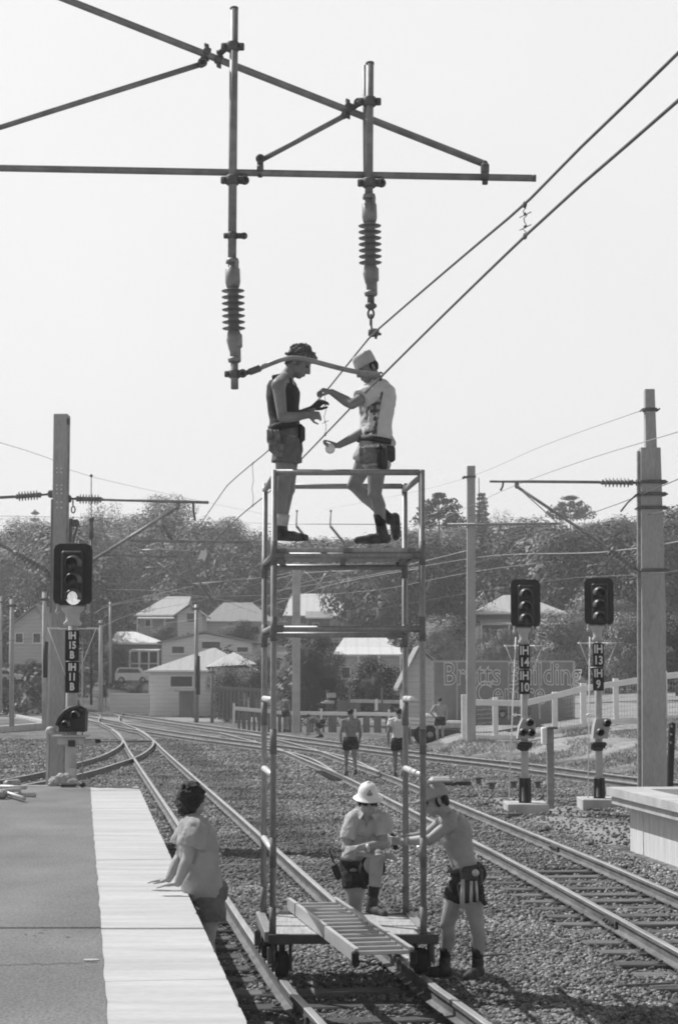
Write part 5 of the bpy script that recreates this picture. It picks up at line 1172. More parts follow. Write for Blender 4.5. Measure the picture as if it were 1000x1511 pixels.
hairpiece(f, mb, 'hair', .008, .01)
mb = MB(); mb.bar(W4(492,1275,.0), W4(501,1297,.0), .06,.07, up=(0,1,0), bev=.01); mb.tube([W4(493,1274), W4(485,1252)], .008, 6); free(mb, 'two_way_radio', M['black'], 'black two-way radio with short aerial at the hip of the white-helmeted man', 'radio')
mb = MB(); mb.tube([W4(541,1251.4,-.345), W4(544,1251,-.34)], .037, 12); mb.build('watch', M['alu'], f.root)

# --- 5: shirtless man in a dusty helmet pushing at the tower
YT = 15.35
W5 = lambda x, y, dy=0.: P(x, y, YT+dy)
f = Figure('shirtless man in dusty helmet and dark shorts, arms stretched to the tower leg', W5(686,1288), W5(661,1203), (.2,-1,0), (.3,-.95,0), (-.95,-.15,0))
f.bend = V((.02,0,0)); f.torso()
f.arm(W5(662,1217,-.17), W5(634,1239,-.24), W5(594,1241.5,-.14)); f.arm(W5(652,1214,.17), W5(626,1234,.20), W5(592,1238,.06))
f.hand(W5(594,1241.5,-.14), (-1,.2,.05), (-.2,.9,.1), .9, -1); f.hand(W5(592,1238,.06), (-1,-.1,.1), (-.1,-.9,0), .9, 1)
f.leg(W5(679,1306,.08), W5(660,1362,.10), W5(655.5,1424,.14), (.95,.1,0), 1.05); f.leg(W5(693,1306,-.09), W5(703,1364,-.12), W5(704.5,1424,-.06), (.9,.1,0), 1.05)
a1_, a2_ = f.cl['legs'][0][2], f.cl['legs'][1][2]; f.foot(a1_, (-.9,.2,0)); f.foot(a2_, (-.55,-.8,0))
f.head(W5(642,1181,-.01), (-.93,-.15,-.30), (-.28,0,.95), 1.05)
f.body(M['skin_l'], (W5(685,1440).x, YT, 0)); f.eyes()
f.shorts(M['cloth_d'], .10, .42, .010, .008)
f.belt(.10, .018)
f.shoes(M['boot'], [(-.9,.2,0),(-.55,-.8,0)], M['cloth_d'], .08, .28, .07)
c, fd, u, sd, k = f.h; mb = MB()
prof = [(.030,.108,.128),(.034,.116,.138),(.042,.106,.126),(.075,.102,.122),(.105,.088,.106),(.130,.064,.080),(.145,.034,.042),(.148,.01,.012)]
mb.loft([ring(c + u*z*1.02 + fd*-.005, sd, fd, a, b_, 26, 1.0) for z, a, b_ in prof], 0, True); mb.prism([(-.095,.06),(-.08,.145),(-.04,.185),(.04,.185),(.08,.145),(.095,.06)], c + u*.030, sd, fd, .010)
for a in (-.03,0,.03): mb.tube([c + u*.085 + fd*.115 + sd*a, c + u*.135 + fd*.06 + sd*a, c + u*.152 + sd*a, c + u*.135 - fd*.07 + sd*a, c + u*.085 - fd*.115 + sd*a], .007, 6)
mb.build('helmet', M['helmet_g'], f.root)
mb = MB(); mb.ell(c - fd*.03 + u*.0, sd*.082, fd*.086, u*.05); mb.ell(c - fd*.075 - u*.03, sd*.065, fd*.035, u*.05)
for a in (-1,1): mb.ell(c + sd*a*.076 - u*.015 + fd*.0, sd*.012, fd*.022, u*.045)
hairpiece(f, mb, 'hair', .008, .015)
mb = MB(); mb.box(W5(692,1291,-.22), (.15,.06,.11), bev=.02); mb.box(W5(704,1294,-.15), (.08,.10,.17), X=(1,.5,0), bev=.03); mb.box(W5(690,1311,-.22), (.10,.025,.20), bev=.01); mb.build('tool_pouch', M['leather'], f.root)
mb = MB(); mb.tube([W5(682,1298,-.28), W5(680,1340,-.28)], .014, 6); mb.tube([W5(683,1298,-.28), W5(683,1342,-.28)], .012, 6); mb.tube([W5(695,1300,-.28), W5(694.5,1334,-.28)], .012, 6); mb.tube([W5(702,1300,-.28), W5(704,1330,-.28)], .012, 6); mb.ell(W5(681,1343,-.28), V((.022,0,0)), V((0,.012,0)), V((0,0,.025)), 8); mb.ell(W5(701,1288,-.3), V((.03,0,0)), V((0,.02,0)), V((0,0,.03)), 8); mb.build('hanging_tool', M['alu'], f.root)
mb = MB(); mb.bar(W5(706,1320,-.2), W5(717,1336,-.22), .04,.05, up=(0,1,0), bev=.012); mb.build('tool_handle', M['black'], f.root)
mb = MB(); mb.bar(W5(575,1230,-.06), W5(586,1240,-.05), .035,.045, up=(0,1,0), bev=.01); mb.bar(W5(580,1238,-.06), W5(584,1254,-.05), .045,.05, up=(0,1,0), bev=.012); free(mb, 'hand_tool', M['black'], 'black hand tool held by the shirtless man', 'tool')
mb = MB(); mb.tube([W5(599.5,1241,-.16), W5(602.5,1241,-.165)], .036, 12); mb.build('watch', M['alu'], f.root)

# --- far figures
def far_person(label, px, py, Y, hgt, kind, top, bottom, skin='skin', face=(0,1,0), vox=.02, group=None):
    b = P(px, py, Y); z0 = b.z; fwd = V(face).normalized(); sd = V((-fwd.y, fwd.x, 0)); S = hgt/1.75
    J = lambda a, o, z: V((b.x, Y, z0)) + sd*a*S + fwd*o*S + V((0,0,z*S))
    if kind == 'bend': fg = Figure(label, J(0,-.15,.62), J(0,.30,.80), sd, sd, fwd + V((0,0,-.5)), vox=vox, group=group)
    else: fg = Figure(label, J(0,0,.93), J(0,.02,1.46), sd, sd, fwd, vox=vox, group=group)
    fg.sc = S; fg.torso()
    if kind == 'bend':
        fg.arm(J(.19,.28,.76), J(.2,.36,.48), J(.16,.42,.2)); fg.arm(J(-.19,.28,.76), J(-.2,.36,.48), J(-.14,.44,.2)); hands = [(J(.16,.42,.2), V((0,.2,-1))), (J(-.14,.44,.2), V((0,.2,-1)))]
        legs = [(J(.09,-.15,.58), J(.13,.08,.34), J(.12,-.14,.09)), (J(-.09,-.15,.58), J(-.13,.08,.34), J(-.12,-.14,.09))]; hd = J(0,.45,.86)
    else:
        sw = {'walk': .10, 'stand': .0, 'hips': .02}[kind]
        for s_ in (-1,1):
            if kind == 'hips' and s_ == 1: fg.arm(J(.20,0,1.40), J(.38,-.06,1.16), J(.19,.06,1.0))
            else: fg.arm(J(s_*.20,0,1.40), J(s_*.27,-.02-s_*sw,1.12), J(s_*.26,.06-s_*sw*2,.86))
        hands = [(fg.cl['arms'][i][2], V((0,0,-1))) for i in (0,1)]
        legs = [(J(.09,0,.88), J(.10,.02+sw,.49), J(.10,sw*1.0,.09)), (J(-.09,0,.88), J(-.10,.02-sw*.4,.49), J(-.10,-sw*2.6,.09+sw*.5))]; hd = J(0,.05,1.60)
    for (w_, d) in hands: fg.hand(w_, d, (sd if d.z < 0 else fwd), .4, 1)
    for l in legs: fg.leg(*l, -fwd); fg.foot(l[2], fwd)
    fg.head(hd, fwd + V((0,0,-.1 if kind != 'bend' else -.9)), (0,0,1) if kind != 'bend' else fwd + V((0,0,.8)), S)
    fg.body(M[skin], (b.x, Y, z0), vox)
    if top: fg.shirt(M[top], .04, .96, .02, .5, 'shirt')
    fg.shorts(M[bottom], .14, .5, .02, .02)
    for l in legs:
        mb = MB(); fg.foot(l[2], fwd, mb, .27, .012); soft(mb, 'shoe', M['boot'], fg.root, .016, 1)
    c, fd, u, s2, k = fg.h; mb = MB(); mb.ell(c - fd*.025 + u*.05, s2*.085*S, fd*.10*S, u*.085*S); soft(mb, 'hair', M['hair'], fg.root, .016, 1)
    return fg
far_person('bare-backed man in dark shorts walking away, left of the white shirted man', 517, 1145, 47.4, 1.74, 'walk', None, 'cloth_d', 'skin', (-.1,1,0))
far_person('man in a white shirt and dark shorts walking away, partly behind the tower leg', 588.5, 1147, 47.2, 1.78, 'walk', 'cloth_w', 'cloth_d', 'skin', (.05,1,0))
far_person('man with a dark hat and hand on hip standing beside the loaded cart', 649, 1097, 69.5, 1.74, 'hips', None, 'cloth_d', 'skin_l', (-.15,1,0))
far_person('man with an armful standing by the distant mast', 421.5, 1080, 84.5, 1.76, 'stand', 'cloth_m', 'cloth_d', 'skin', (.7,.7,0))
far_person('stooping worker bent over the far track near the low white fence', 469, 1088, 77.5, 1.7, 'bend', 'cloth_m', 'cloth_d', 'skin', (-.8,.3,0))
far_person('small distant figure in dark clothes by the short plain pole', 154, 1044, 120, 1.75, 'stand', 'cloth_d', 'cloth_d', 'skin', (.3,-1,0), .03)
# ------------------------------------------------------------------ fences
def fence_right():
    root = thing('post_fence', 'white post and rail fence climbing the grassy bank behind the twin signals', 'fence', P(790,1085,62.5))
    YF_ = lambda x: 63.0 - (x-685)*.004
    posts = [(685,1025,1092,7.5),(730.5,1029,1090,6.5),(773,1034,1088,5.5),(818,1021,1082,6.5),(860,1008,1071,7),(908,1001,1064,6.5),(979,990,1062,7),(1045,984,1058,7),(1110,978,1056,7)]
    for x, a, b, w_ in posts:
        Yq = YF_(x); p, q_ = P(x,a,Yq), P(x,b+3,Yq); mb = MB(); mb.box((p+q_)/2, (w_*1.2*Yq/2700, w_*1.2*Yq/2700, p.z-q_.z), bev=.01); mb.build('fence_post', M['whitew'], root)
    for pts, nm in (([(685,1036),(730,1037),(773,1038),(818,1027),(860,1016),(908,1009),(979,998),(1045,991),(1110,985)],'top_rail'), ([(685,1088),(730,1088.5),(773,1088),(818,1080),(860,1070),(908,1064),(979,1060),(1045,1055),(1110,1052)],'bottom_rail')):
        for (x0,y0),(x1,y1) in zip(pts, pts[1:]):
            mb = MB(); mb.bar(P(x0,y0,YF_(x0)-.12), P(x1,y1,YF_(x1)-.12), .06, .20 if nm == 'top_rail' else .16, bev=.008); mb.build(nm, M['whitew'], root)
    mb = MB(); r_ = random.Random(4)                                    # thin wire mesh between the rails
    for (x0,t0,b0),(x1,t1,b1) in zip([(685,1036,1088),(818,1027,1080),(908,1009,1064),(979,998,1060)], [(818,1027,1080),(908,1009,1064),(979,998,1060),(1110,985,1052)]):
        n = int((x1-x0)/4)
        for i in range(n+1):
            f = i/n; x = x0+(x1-x0)*f; mb.tube([P(x,t0+(t1-t0)*f,YF_(x)-.05), P(x,b0+(b1-b0)*f,YF_(x)-.05)], .004, 4)
        for j in range(9):
            g = j/8; mb.tube([P(x0,t0+(b0-t0)*g,YF_(x0)-.05), P(x1,t1+(b1-t1)*g,YF_(x1)-.05)], .004, 4)
    mb.build('wire_mesh', M['galv'], root)
fence_right()
def picket(pts, label, Yq, hpx, m, gap=.22, rail_m='white', pal_m='timber_g', jut=.12):
    (xa, ya), (xb, yb) = pts; a, b = P(xa,ya+hpx,Yq), P(xb,yb+hpx,Yq); at_, bt = P(xa,ya,Yq), P(xb,yb,Yq)
    root = thing('paling_fence', label, 'fence', (a+b)/2); n = int((b-a).length/gap); r_ = random.Random(int(xa))
    mb = MB()
    for i in range(n+1):
        f = i/max(n,1); p = a.lerp(b, f); q_ = at_.lerp(bt, f); h = (q_.z-p.z)*r_.uniform(.98,1.02)
        mb.box((p.x, p.y, p.z+h/2-.05), (gap*r_.uniform(.55,.85), .03, h+.1))
    o = mb.build('palings', M[pal_m], root)
    mb = MB(); mb.bar(at_.lerp(a,.06)+V((0,-.05,0)), bt.lerp(b,.06)+V((0,-.05,0)), .06, .17, bev=.01); mb.build('top_rail', M[rail_m], root)
    mb = MB()
    for i in range(0, n+1, max(1,int(1.9/gap))):
        f = i/max(n,1); p = a.lerp(b, f); q_ = at_.lerp(bt, f); mb.box((p.x, p.y-.05, (p.z+q_.z)/2+jut/2), (.10,.10,q_.z-p.z+jut+.1))
    mb.build('posts', M[pal_m if rail_m != 'white' else 'whitew'], root)['kind'] = 'stuff'
    return root
picket([(345,1043),(420,1050)], 'grey paling fence with a white top rail, left of the tower base', 87, 34, None)
picket([(424,1050),(640,1053)], 'long low white railed fence behind the walking men', 86.5, 33, None, .5)
picket([(515,1033),(660,1036)], 'plain grey rail fence in front of the round bush', 92, 20, None, 1.4, 'alu', 'timber_g', .6)
picket([(318,1012),(392,1016)], 'dark tall paling fence right of the white cottage', 100, 46, None, .2, 'timber_g', 'timber_g')
mb = MB(); mb.box(P(555,1040,86.2), (.14,.05,.55), X=(1,0,.25)); free(mb, 'stake', M['white'], 'short white slanted stake above the long low fence', 'stake')
# low kerbs and wall at far left
for (x0,y0,x1,y1,Yq,hh,lab) in ((-60,1087,76,1075,None,.32,'low concrete wall reaching the foot of the left mast'), (-60,1040,70,1070,None,.22,'pale kerb stepping away from the pale pole at left')):
    a, b = G(x0,y0,.02), G(x1,y1,.02); mb = MB(); mb.bar(a+V((0,0,hh/2)), b+V((0,0,hh/2)), .35, hh, bev=.02); free(mb, 'low_wall', M['concrete_l'], lab, 'low wall')
# ------------------------------------------------------------------ painted sign on its shed
Yg = 72.
g = thing('painted_sign', 'broad grey sign board with outlined lettering behind the white fence', 'sign', P(757,1062,Yg))
a, b = P(640,976,Yg), P(845,1070,Yg); mb = MB(); mb.box(((a.x+b.x)/2, Yg, (a.z+b.z)/2), (b.x-a.x, .10, a.z-b.z)); mb.build('board', M['sign'], g)
mb = MB(); mb.bar(P(638,976,Yg-.05), P(846,976,Yg-.05), .06,.07); mb.bar(P(639,976,Yg-.02), P(639,1072,Yg-.02), .07,.07, up=(0,1,0)); mb.bar(P(846,976,Yg-.02), P(846,1072,Yg-.02), .09,.09, up=(0,1,0)); mb.build('frame', M['signal_grey'], g)
mb = MB(); mb.bar(P(674,976,Yg-.3), P(674,1092,Yg-.3), .05,.05, up=(0,1,0)); mb.build('prop', M['signal_grey'], g)
mb = MB(); k = Yg/2700
text_on('Bretts Building', P(653,996,Yg-.07), (1,0,0), (0,0,1), 46*k, mb, 0, .01, 'LEFT', .012, .024, sx=.745)
text_on('Centre', P(700,1024,Yg-.07), (1,0,0), (0,0,1), 46*k, mb, 0, .01, 'LEFT', .012, .024, sx=.78)
mb.build('lettering', M['sign_line'], g)
mb = MB(); mb.bar(P(750,982,66), P(795,980,66), .04,.06); mb.bar(P(795,980,66), P(796,1062,66), .05,.05, up=(0,1,0)); mb.bar(P(750,982,66), P(750,1062,66), .05,.05, up=(0,1,0))
free(mb, 'goal_frame', M['galv'], 'thin rectangular pipe frame standing in front of the sign', 'pipe frame')
# ------------------------------------------------------------------ houses
def house(name, label, Yq, x0, x1, y_eave, y_base, y_ridge, depth, roof='hip', rx=None, wall='wall_w', rm='roof_l', wins=(), eave=.45, door=None, veranda=None, cat='house', chimney=None):
    """front wall from photo columns x0..x1 at distance Yq; windows are (x0,y0,x1,y1) in photo pixels on the front wall"""
    a, b = P(x0,y_eave,Yq), P(x1,y_eave,Yq); zb = P(x0,y_base,Yq).z - .6; ze = a.z; zr = P(x0,y_ridge,Yq + (depth/2 if roof != 'gable' else 0)).z
    root = thing(name, label, cat, ((a.x+b.x)/2, Yq, zb)); k = Yq/2700
    mb = MB(); mb.box(((a.x+b.x)/2, Yq+depth/2, (zb+ze)/2), (b.x-a.x, depth, ze-zb))
    if roof == 'gable':
        rxx = P(rx or (x0+x1)/2, y_ridge, Yq).x; mb.prism([(a.x,ze),(b.x,ze),(rxx,zr-.08)], (0,Yq+depth,0), (1,0,0), (0,0,1), depth)
    mb.build('wall', M[wall], root); mb = MB(); e = eave; th_ = .12
    L_x, R_x, F_y, B_y = a.x-e, b.x+e, Yq-e, Yq+depth+e
    if roof == 'hip':
        r0, r1 = (P(rx[0],y_ridge,Yq+depth/2).x, P(rx[1],y_ridge,Yq+depth/2).x) if rx else (a.x+(b.x-a.x)*.35, b.x-(b.x-a.x)*.35)
        ym = Yq+depth/2; vs = [(L_x,F_y,ze),(R_x,F_y,ze),(R_x,B_y,ze),(L_x,B_y,ze),(r0,ym,zr),(r1,ym,zr)]
        vs += [(x,y,z-th_) for x,y,z in vs[:4]]
        mb.add(vs, [(0,1,5,4),(1,2,5),(2,3,4,5),(3,0,4),(0,6,7,1),(1,7,8,2),(2,8,9,3),(3,9,6,0),(9,8,7,6)])
    elif roof == 'gable':
        for sx, xx in ((-1,L_x),(1,R_x)):
            dz = (zr-ze)/abs(rxx-(a.x if sx < 0 else b.x))*e; mb.add([(xx,F_y,ze-dz),(xx,B_y,ze-dz),(rxx,B_y,zr),(rxx,F_y,zr),(xx,F_y,ze-dz+th_),(xx,B_y,ze-dz+th_),(rxx,B_y,zr+th_),(rxx,F_y,zr+th_)], [(3,2,1,0),(4,5,6,7),(0,1,5,4),(1,2,6,5),(2,3,7,6),(3,0,4,7)] if sx < 0 else [(0,1,2,3),(7,6,5,4),(4,5,1,0),(5,6,2,1),(6,7,3,2),(7,4,0,3)])
    else:   # ridge along the front
        ym = Yq+depth/2
        mb.add([(L_x,F_y,ze),(R_x,F_y,ze),(R_x,ym,zr),(L_x,ym,zr),(R_x,B_y,ze),(L_x,B_y,ze)], [(0,1,2,3),(3,2,4,5),(0,3,5),(1,4,2),(0,5,4,1)])
    ro = mb.build('roof', M[rm], root)
    if roof != 'gable': mb = MB(); mb.bar((L_x,F_y-.06,ze-.02), (R_x,F_y-.06,ze-.02), .10,.12); mb.build('gutter', M['white'], ro)
    if chimney: c = P(*chimney, Yq+depth/2); mb = MB(); mb.box(c, (.6,.6,1.6)); mb.build('chimney', M['wall_d'], ro)
    for (u0,v0,u1,v1) in wins:
        p, q_ = P(u0,v0,Yq), P(u1,v1,Yq); cx, cz, ww, hh = (p.x+q_.x)/2, (p.z+q_.z)/2, q_.x-p.x, p.z-q_.z
        mb = MB(); t = .06
        for sx in (-1,1): mb.box((cx+sx*(ww/2+t/2), Yq-.04, cz), (t,.12,hh+2*t))
        for sz in (-1,1): mb.box((cx, Yq-.04, cz+sz*(hh/2+t/2)), (ww-.002,.12,t))
        nb = max(1, int(round(ww/1.0)))
        for i in range(1, nb): mb.box((cx-ww/2+ww*i/nb, Yq-.03, cz), (.06,.08,hh))
        mb.box((cx, Yq-.08, cz-hh/2-t-.03), (ww+.3,.2,.06)); wo = mb.build('window', M['white'], root)
        mb = MB(); mb.box((cx, Yq-.008, cz), (ww,.02,hh)); mb.build('pane', M['glass'], wo)
    if door:
        p, q_ = P(door[0],door[1],Yq), P(door[2],door[3],Yq); mb = MB(); mb.box(((p.x+q_.x)/2, Yq-.03, (p.z+q_.z)/2), (q_.x-p.x,.08,p.z-q_.z)); mb.build('door', M['wall_d'], root)
    if veranda:
        vx0, vx1, vy0, vy1, dpt = veranda; p, q_ = P(vx0,vy0,Yq), P(vx1,vy1,Yq); mb = MB()
        mb.add([(p.x,Yq-.02,p.z),(q_.x,Yq-.02,p.z),(q_.x,Yq-dpt,q_.z),(p.x,Yq-dpt,q_.z)] + [(p.x,Yq-.02,p.z-.08),(q_.x,Yq-.02,p.z-.08),(q_.x,Yq-dpt,q_.z-.08),(p.x,Yq-dpt,q_.z-.08)], [(3,2,1,0),(4,5,6,7),(2,3,7,6),(1,2,6,5),(3,0,4,7)])
        mb.build('veranda_roof', M[rm], root); n = 4
        for i in range(n):
            x = p.x+(q_.x-p.x)*(i+.03)/(n-.94); mb = MB(); mb.box((x, Yq-dpt+.08, (q_.z+zb)/2), (.12,.12,q_.z-.08-zb)); mb.build('veranda_post', M['white'], root)
    return root
h = house('cottage', 'white boarded cottage with a pale hipped roof beside the far tracks', 122, 220, 372, 990, 1056, 956, 7.5, 'hip', (313,318), 'wall_w', 'roof_l', [(252,998,284,1013)], .3)
a = P(312,982,121.2); mb = MB(); mb.add([P(306,984,120.9), P(378,980,120.9), P(345,962,124.5), P(300,984,124.5), P(380,980,124.5)], [(0,1,2),(1,4,2),(3,0,2)]); mb.build('porch_roof', M['roof_l'], h)
mb = MB(); p, q_ = P(310,985,121.4), P(372,1056,121.4); mb.box(((p.x+q_.x)/2, 121.7, (p.z+q_.z)/2), (q_.x-p.x,.5,p.z-q_.z)); mb.build('porch_wall', M['wall_w'], h)
house('house', 'two storey grey boarded house with a low gable behind the cottage', 142, 239, 372, 948, 1010, 933, 9, 'gable', 302, 'wall_w', 'roof_m', [(254,954,272,964),(298,947,325,957),(350,955,366,962)], .35)
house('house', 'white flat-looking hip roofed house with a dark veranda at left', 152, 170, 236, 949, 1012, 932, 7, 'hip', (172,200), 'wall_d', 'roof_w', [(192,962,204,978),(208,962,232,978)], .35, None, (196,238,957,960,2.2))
house('house', 'hillside house with a humped pale roof and a front gable', 172, 206, 265, 908, 936, 880, 9, 'hip', (247,282), 'wall_g', 'roof_l', [(215,915,225,924)], .5, None, (205,266,909,913,1.5))
house('house', 'small gabled wing with one dark window on the hillside', 170, 262, 298, 906, 940, 893, 6, 'gable', 280, 'wall_w', 'roof_m', [(276,905,287,918)], .4)
house('house', 'long dark roofed house half hidden behind the left tower legs', 178, 305, 400, 917, 940, 889, 9, 'hip', (330,372), 'wall_w', 'roof_m', [(372,925,382,936)], .4)
house('house', 'white hip roofed house seen through the middle of the tower', 118, 497, 588, 966, 1040, 932, 6.5, 'hip', (513,561), 'wall_g', 'roof_w', [(505,985,516,1000),(566,985,578,1000)], .3, None, (496,590,955,966,1.6))
house('house', 'far house with a wide bright roof high between the tower legs', 196, 424, 520, 909, 925, 876, 10, 'hip', (430,492), 'wall_g', 'roof_w', [(440,912,452,920)], .5)
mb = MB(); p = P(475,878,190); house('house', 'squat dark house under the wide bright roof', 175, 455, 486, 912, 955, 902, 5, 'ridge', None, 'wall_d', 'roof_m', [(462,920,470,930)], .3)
house('shed', 'grey shed with a sloping roof at the left end of the painted sign', 84, 596, 668, 1000, 1060, 956, 6, 'gable', 618, 'wall_g', 'roof_m', [], .3, cat='shed')
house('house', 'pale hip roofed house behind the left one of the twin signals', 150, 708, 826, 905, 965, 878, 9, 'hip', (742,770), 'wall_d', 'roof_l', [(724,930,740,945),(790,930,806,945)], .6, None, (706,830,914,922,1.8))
house('house', 'small gable of a pale house left of the tall plain mast', 160, 694, 722, 897, 940, 876, 5, 'gable', 713, 'wall_g', 'roof_l', [], .4)
house('house', 'far white walled house on the hill between the right signals and mast', 215, 858, 905, 878, 900, 866, 7, 'ridge', None, 'wall_w', 'roof_w', [(868,882,876,890),(886,882,894,890)], .4)
house('house', 'hilltop house with a pale roof just left of the right mast', 235, 905, 965, 846, 866, 836, 8, 'ridge', None, 'wall_w', 'roof_l', [(915,849,925,857),(936,849,946,857)], .4)
house('house', 'pale grey gabled house at the far left edge of the picture', 140, 14, 74, 926, 968, 893, 8, 'gable', 54, 'wall_g', 'roof_m', [(24,935,34,948),(50,935,60,948)], .4)
house('house', 'tiny bright house among the dark trees left of the tall mast', 225, 652, 690, 874, 890, 864, 6, 'ridge', None, 'wall_w', 'roof_w', [(660,877,668,884)], .3)
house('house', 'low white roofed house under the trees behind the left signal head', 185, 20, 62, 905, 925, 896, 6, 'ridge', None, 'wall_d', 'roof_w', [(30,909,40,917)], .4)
mb = MB(); p = P(290,1042,116); q_ = P(262,1018,116); t = thing('shed', 'small dark lean-to shed against the cottage front', 'shed', P(276,1056,118))
mb = MB(); a, b = P(264,1020,118), P(288,1060,118); mb.box(((a.x+b.x)/2, 119, (a.z+b.z)/2), (b.x-a.x, 1.6, a.z-b.z)); mb.build('wall', M['timber_g'], t)
mb = MB(); mb.bar((a.x-.2,118,a.z+.05), (b.x+.2,118,a.z+.05), 2.4,.1); mb.build('roof', M['roof_m'], t)
mb = MB(); a, b = P(163,1023,121), P(221,1052,121); mb.box(((a.x+b.x)/2, 121, (a.z+b.z)/2), (b.x-a.x, .25, a.z-b.z)); free(mb, 'garden_wall', M['wall_w'], 'pale plain wall left of the white cottage', 'wall')
# ------------------------------------------------------------------ vehicles and the loaded cart
def car(label, Yq, x0, x1, y_top, y_bot, m, van=False, yaw=0):
    a, b = P(x0,y_top,Yq), P(x1,y_bot,Yq); L, h = b.x-a.x, a.z-b.z; z0 = b.z; W_ = 1.6; root = thing('parked_car', label, 'car', ((a.x+b.x)/2, Yq, z0)); cx = (a.x+b.x)/2
    prof = [(-.5,.18),(.5,.18),(.5,.50),(.47,.60),(.30,.64),(.19,.98),(.10,1.0),(-.36,1.0),(-.44,.95),(-.49,.62),(-.5,.5)] if van else [(-.5,.2),(.5,.2),(.5,.5),(.48,.6),(.28,.64),(.14,.97),(.08,1.0),(-.2,1.0),(-.28,.96),(-.38,.66),(-.49,.62),(-.5,.5)]
    mb = MB(); mb.prism([(u*L, v*h) for u, v in prof], (cx, Yq+W_/2, z0), (1,0,0), (0,0,1), W_); mb.build('body', M[m], root)
    mb = MB(); wp = [(.26,.66),(.155,.92),(-.38,.92),(-.45,.66)] if van else [(.23,.66),(.12,.92),(-.21,.92),(-.32,.66)]
    mb.prism([(u*L, v*h) for u, v in wp][::-1], (cx, Yq-W_/2-.012, z0), (1,0,0), (0,0,1), -.02); mb.build('window', M['glass'], root)
    for u in (-.31,.31):
        for yy in (-.72,.72):
            mb = MB(); c = V((cx+u*L, Yq+yy, z0+.17*h+.04)); r = .21*h; mb.lathe(c-V((0,.1,0)), c+V((0,.1,0)), [(0,r*.9),(.02,r),(.18,r),(.2,r*.9)], 14); wo = mb.build('wheel', M['rubber'], root)
            mb = MB(); mb.lathe(c-V((0,.115,0)), c-V((0,.09,0)), [(0,r*.55),(.02,r*.6)], 10); mb.build('rim', M['galv'], wo)
car('pale van parked beside the hip roofed house with the dark veranda', 134, 172, 222, 985, 1008, 'pale_car', True)
car('white car roof showing above the bank behind the white fence', 82, 905, 956, 1048, 1069, 'pale_car')
car('dark car behind the white fence, left of the twin signals', 70.2, 728, 780, 1030, 1060, 'dark_car')
car('pale car at the far left edge behind the kerb', 118, -14, 32, 988, 1006, 'pale_car')
Yc = 71.; t = thing('loaded_cart', 'low cart with big tyres and slatted sides, loaded beside the man with hand on hip', 'cart', P(640,1095,Yc))
mb = MB(); a, b = P(604,1075,Yc), P(676,1086,Yc); mb.box(((a.x+b.x)/2, Yc, (a.z+b.z)/2), (b.x-a.x,1.5,a.z-b.z), bev=.03); mb.build('tray', M['beam'], t)
for i in range(3): mb = MB(); y = 1060+i*6; mb.bar(P(602,y,Yc-.7), P(648,y+3,Yc-.7), .03,.09); mb.build('side_slat', M['whitew'], t)
for x in (623,634): mb = MB(); c = P(x,1084,Yc-.75); mb.lathe(c-V((0,.12,0)), c+V((0,.12,0)), [(0,.28),(.03,.34),(.21,.34),(.24,.28)], 18); wo = mb.build('wheel', M['rubber'], t); mb = MB(); mb.lathe(c-V((0,.14,0)), c-V((0,.1,0)), [(0,.12),(.04,.14)], 12); mb.build('rim', M['galv'], wo)
mb = MB(); mb.box(P(665,1070,Yc), (.9,1.2,.35), bev=.08); mb.box(P(640,1062,Yc+.3), (.8,.7,.5), bev=.1); free(mb, 'bundle', M['rag'], 'pale covered bundles piled on the cart', 'bundle')
# far signal behind the low fence
D = lambda x, y: P(x, y, 90.); t = thing('railway_signal', 'small distant dark signal behind the low white fence', 'railway signal', D(484,1052))
mb = MB(); mb.tube([D(484,1056), D(484,1015)], .08, 8); mb.build('post', M['pipe_dark'], t)
mb = MB(); o = D(484,1010); mb.prism([(-.45,.05),(-.3,-.25),(.3,-.25),(.45,.05),(.3,.3),(-.3,.3)], o, (1,0,0), (0,0,1), .2); mb.build('head', M['black'], t)
mb = MB(); mb.box(D(489,1026), (.45,.3,.25), bev=.05); mb.box(D(486,1036), (.5,.3,.16), bev=.04); mb.box(D(478,1037), (.3,.2,.1), bev=.03); mb.build('fitting', M['signal_grey'], t)
# ------------------------------------------------------------------ small things on the ground and the platform
rr_ = random.Random(11); zt_ = .908
for i, (x0,y0,x1,y1,lab) in enumerate(((-45,1166,52,1173,'long pale pipe pointing right, uppermost in the pile on the left platform'), (-40,1155,36,1178,'pale pipe with its end nearest the camera in the pile on the left platform'), (-30,1160,38,1162,'pale pipe lying farthest back in the pile on the left platform'), (-60,1172,30,1165,'pale pipe crossing under the others in the pile on the left platform'))):
    a, b = G(x0,y0,zt_+.03+.045*(i%2)), G(x1,y1,zt_+.03+.02*i); mb = MB(); mb.tube([a,b], .03, 10); free(mb, 'loose_pipe', M['alu'], lab, 'pipe', 'pipes piled on the left platform')
mb = MB(); mb.tube([G(10,1158,zt_+.05), G(26,1156,zt_+.05)], .07, 8); mb.box(G(4,1172,zt_+.06), (.12,.2,.12), bev=.03); free(mb, 'pipe_fitting', M['galv'], 'short thick pipe fitting beside the pale pipes on the left platform', 'fitting')
mb = MB(); c = G(92,1159,zt_)
for dx, dy, r, h_ in ((-.10,0,.11,.12),(.02,.03,.15,.16),(.13,-.02,.12,.09),(.22,.0,.08,.05),(-.16,-.03,.07,.05)): mb.ell(c+V((dx,dy,h_*.5)), V((r,0,0)), V((0,r*.7,0)), V((r*.2,0,h_*.75)), 12)
me = evaluated(mb.mesh('rag', c), [('REMESH', dict(mode='VOXEL', voxel_size=.010, use_smooth_shade=False)), ('DISPLACE', dict(texture=CLOUD, strength=.10, mid_level=.5))]); o = link('canvas_bag', me, M['rag']); o.location = c; tag(o, 'crumpled pale canvas bag at the foot of the left signal', 'bag')
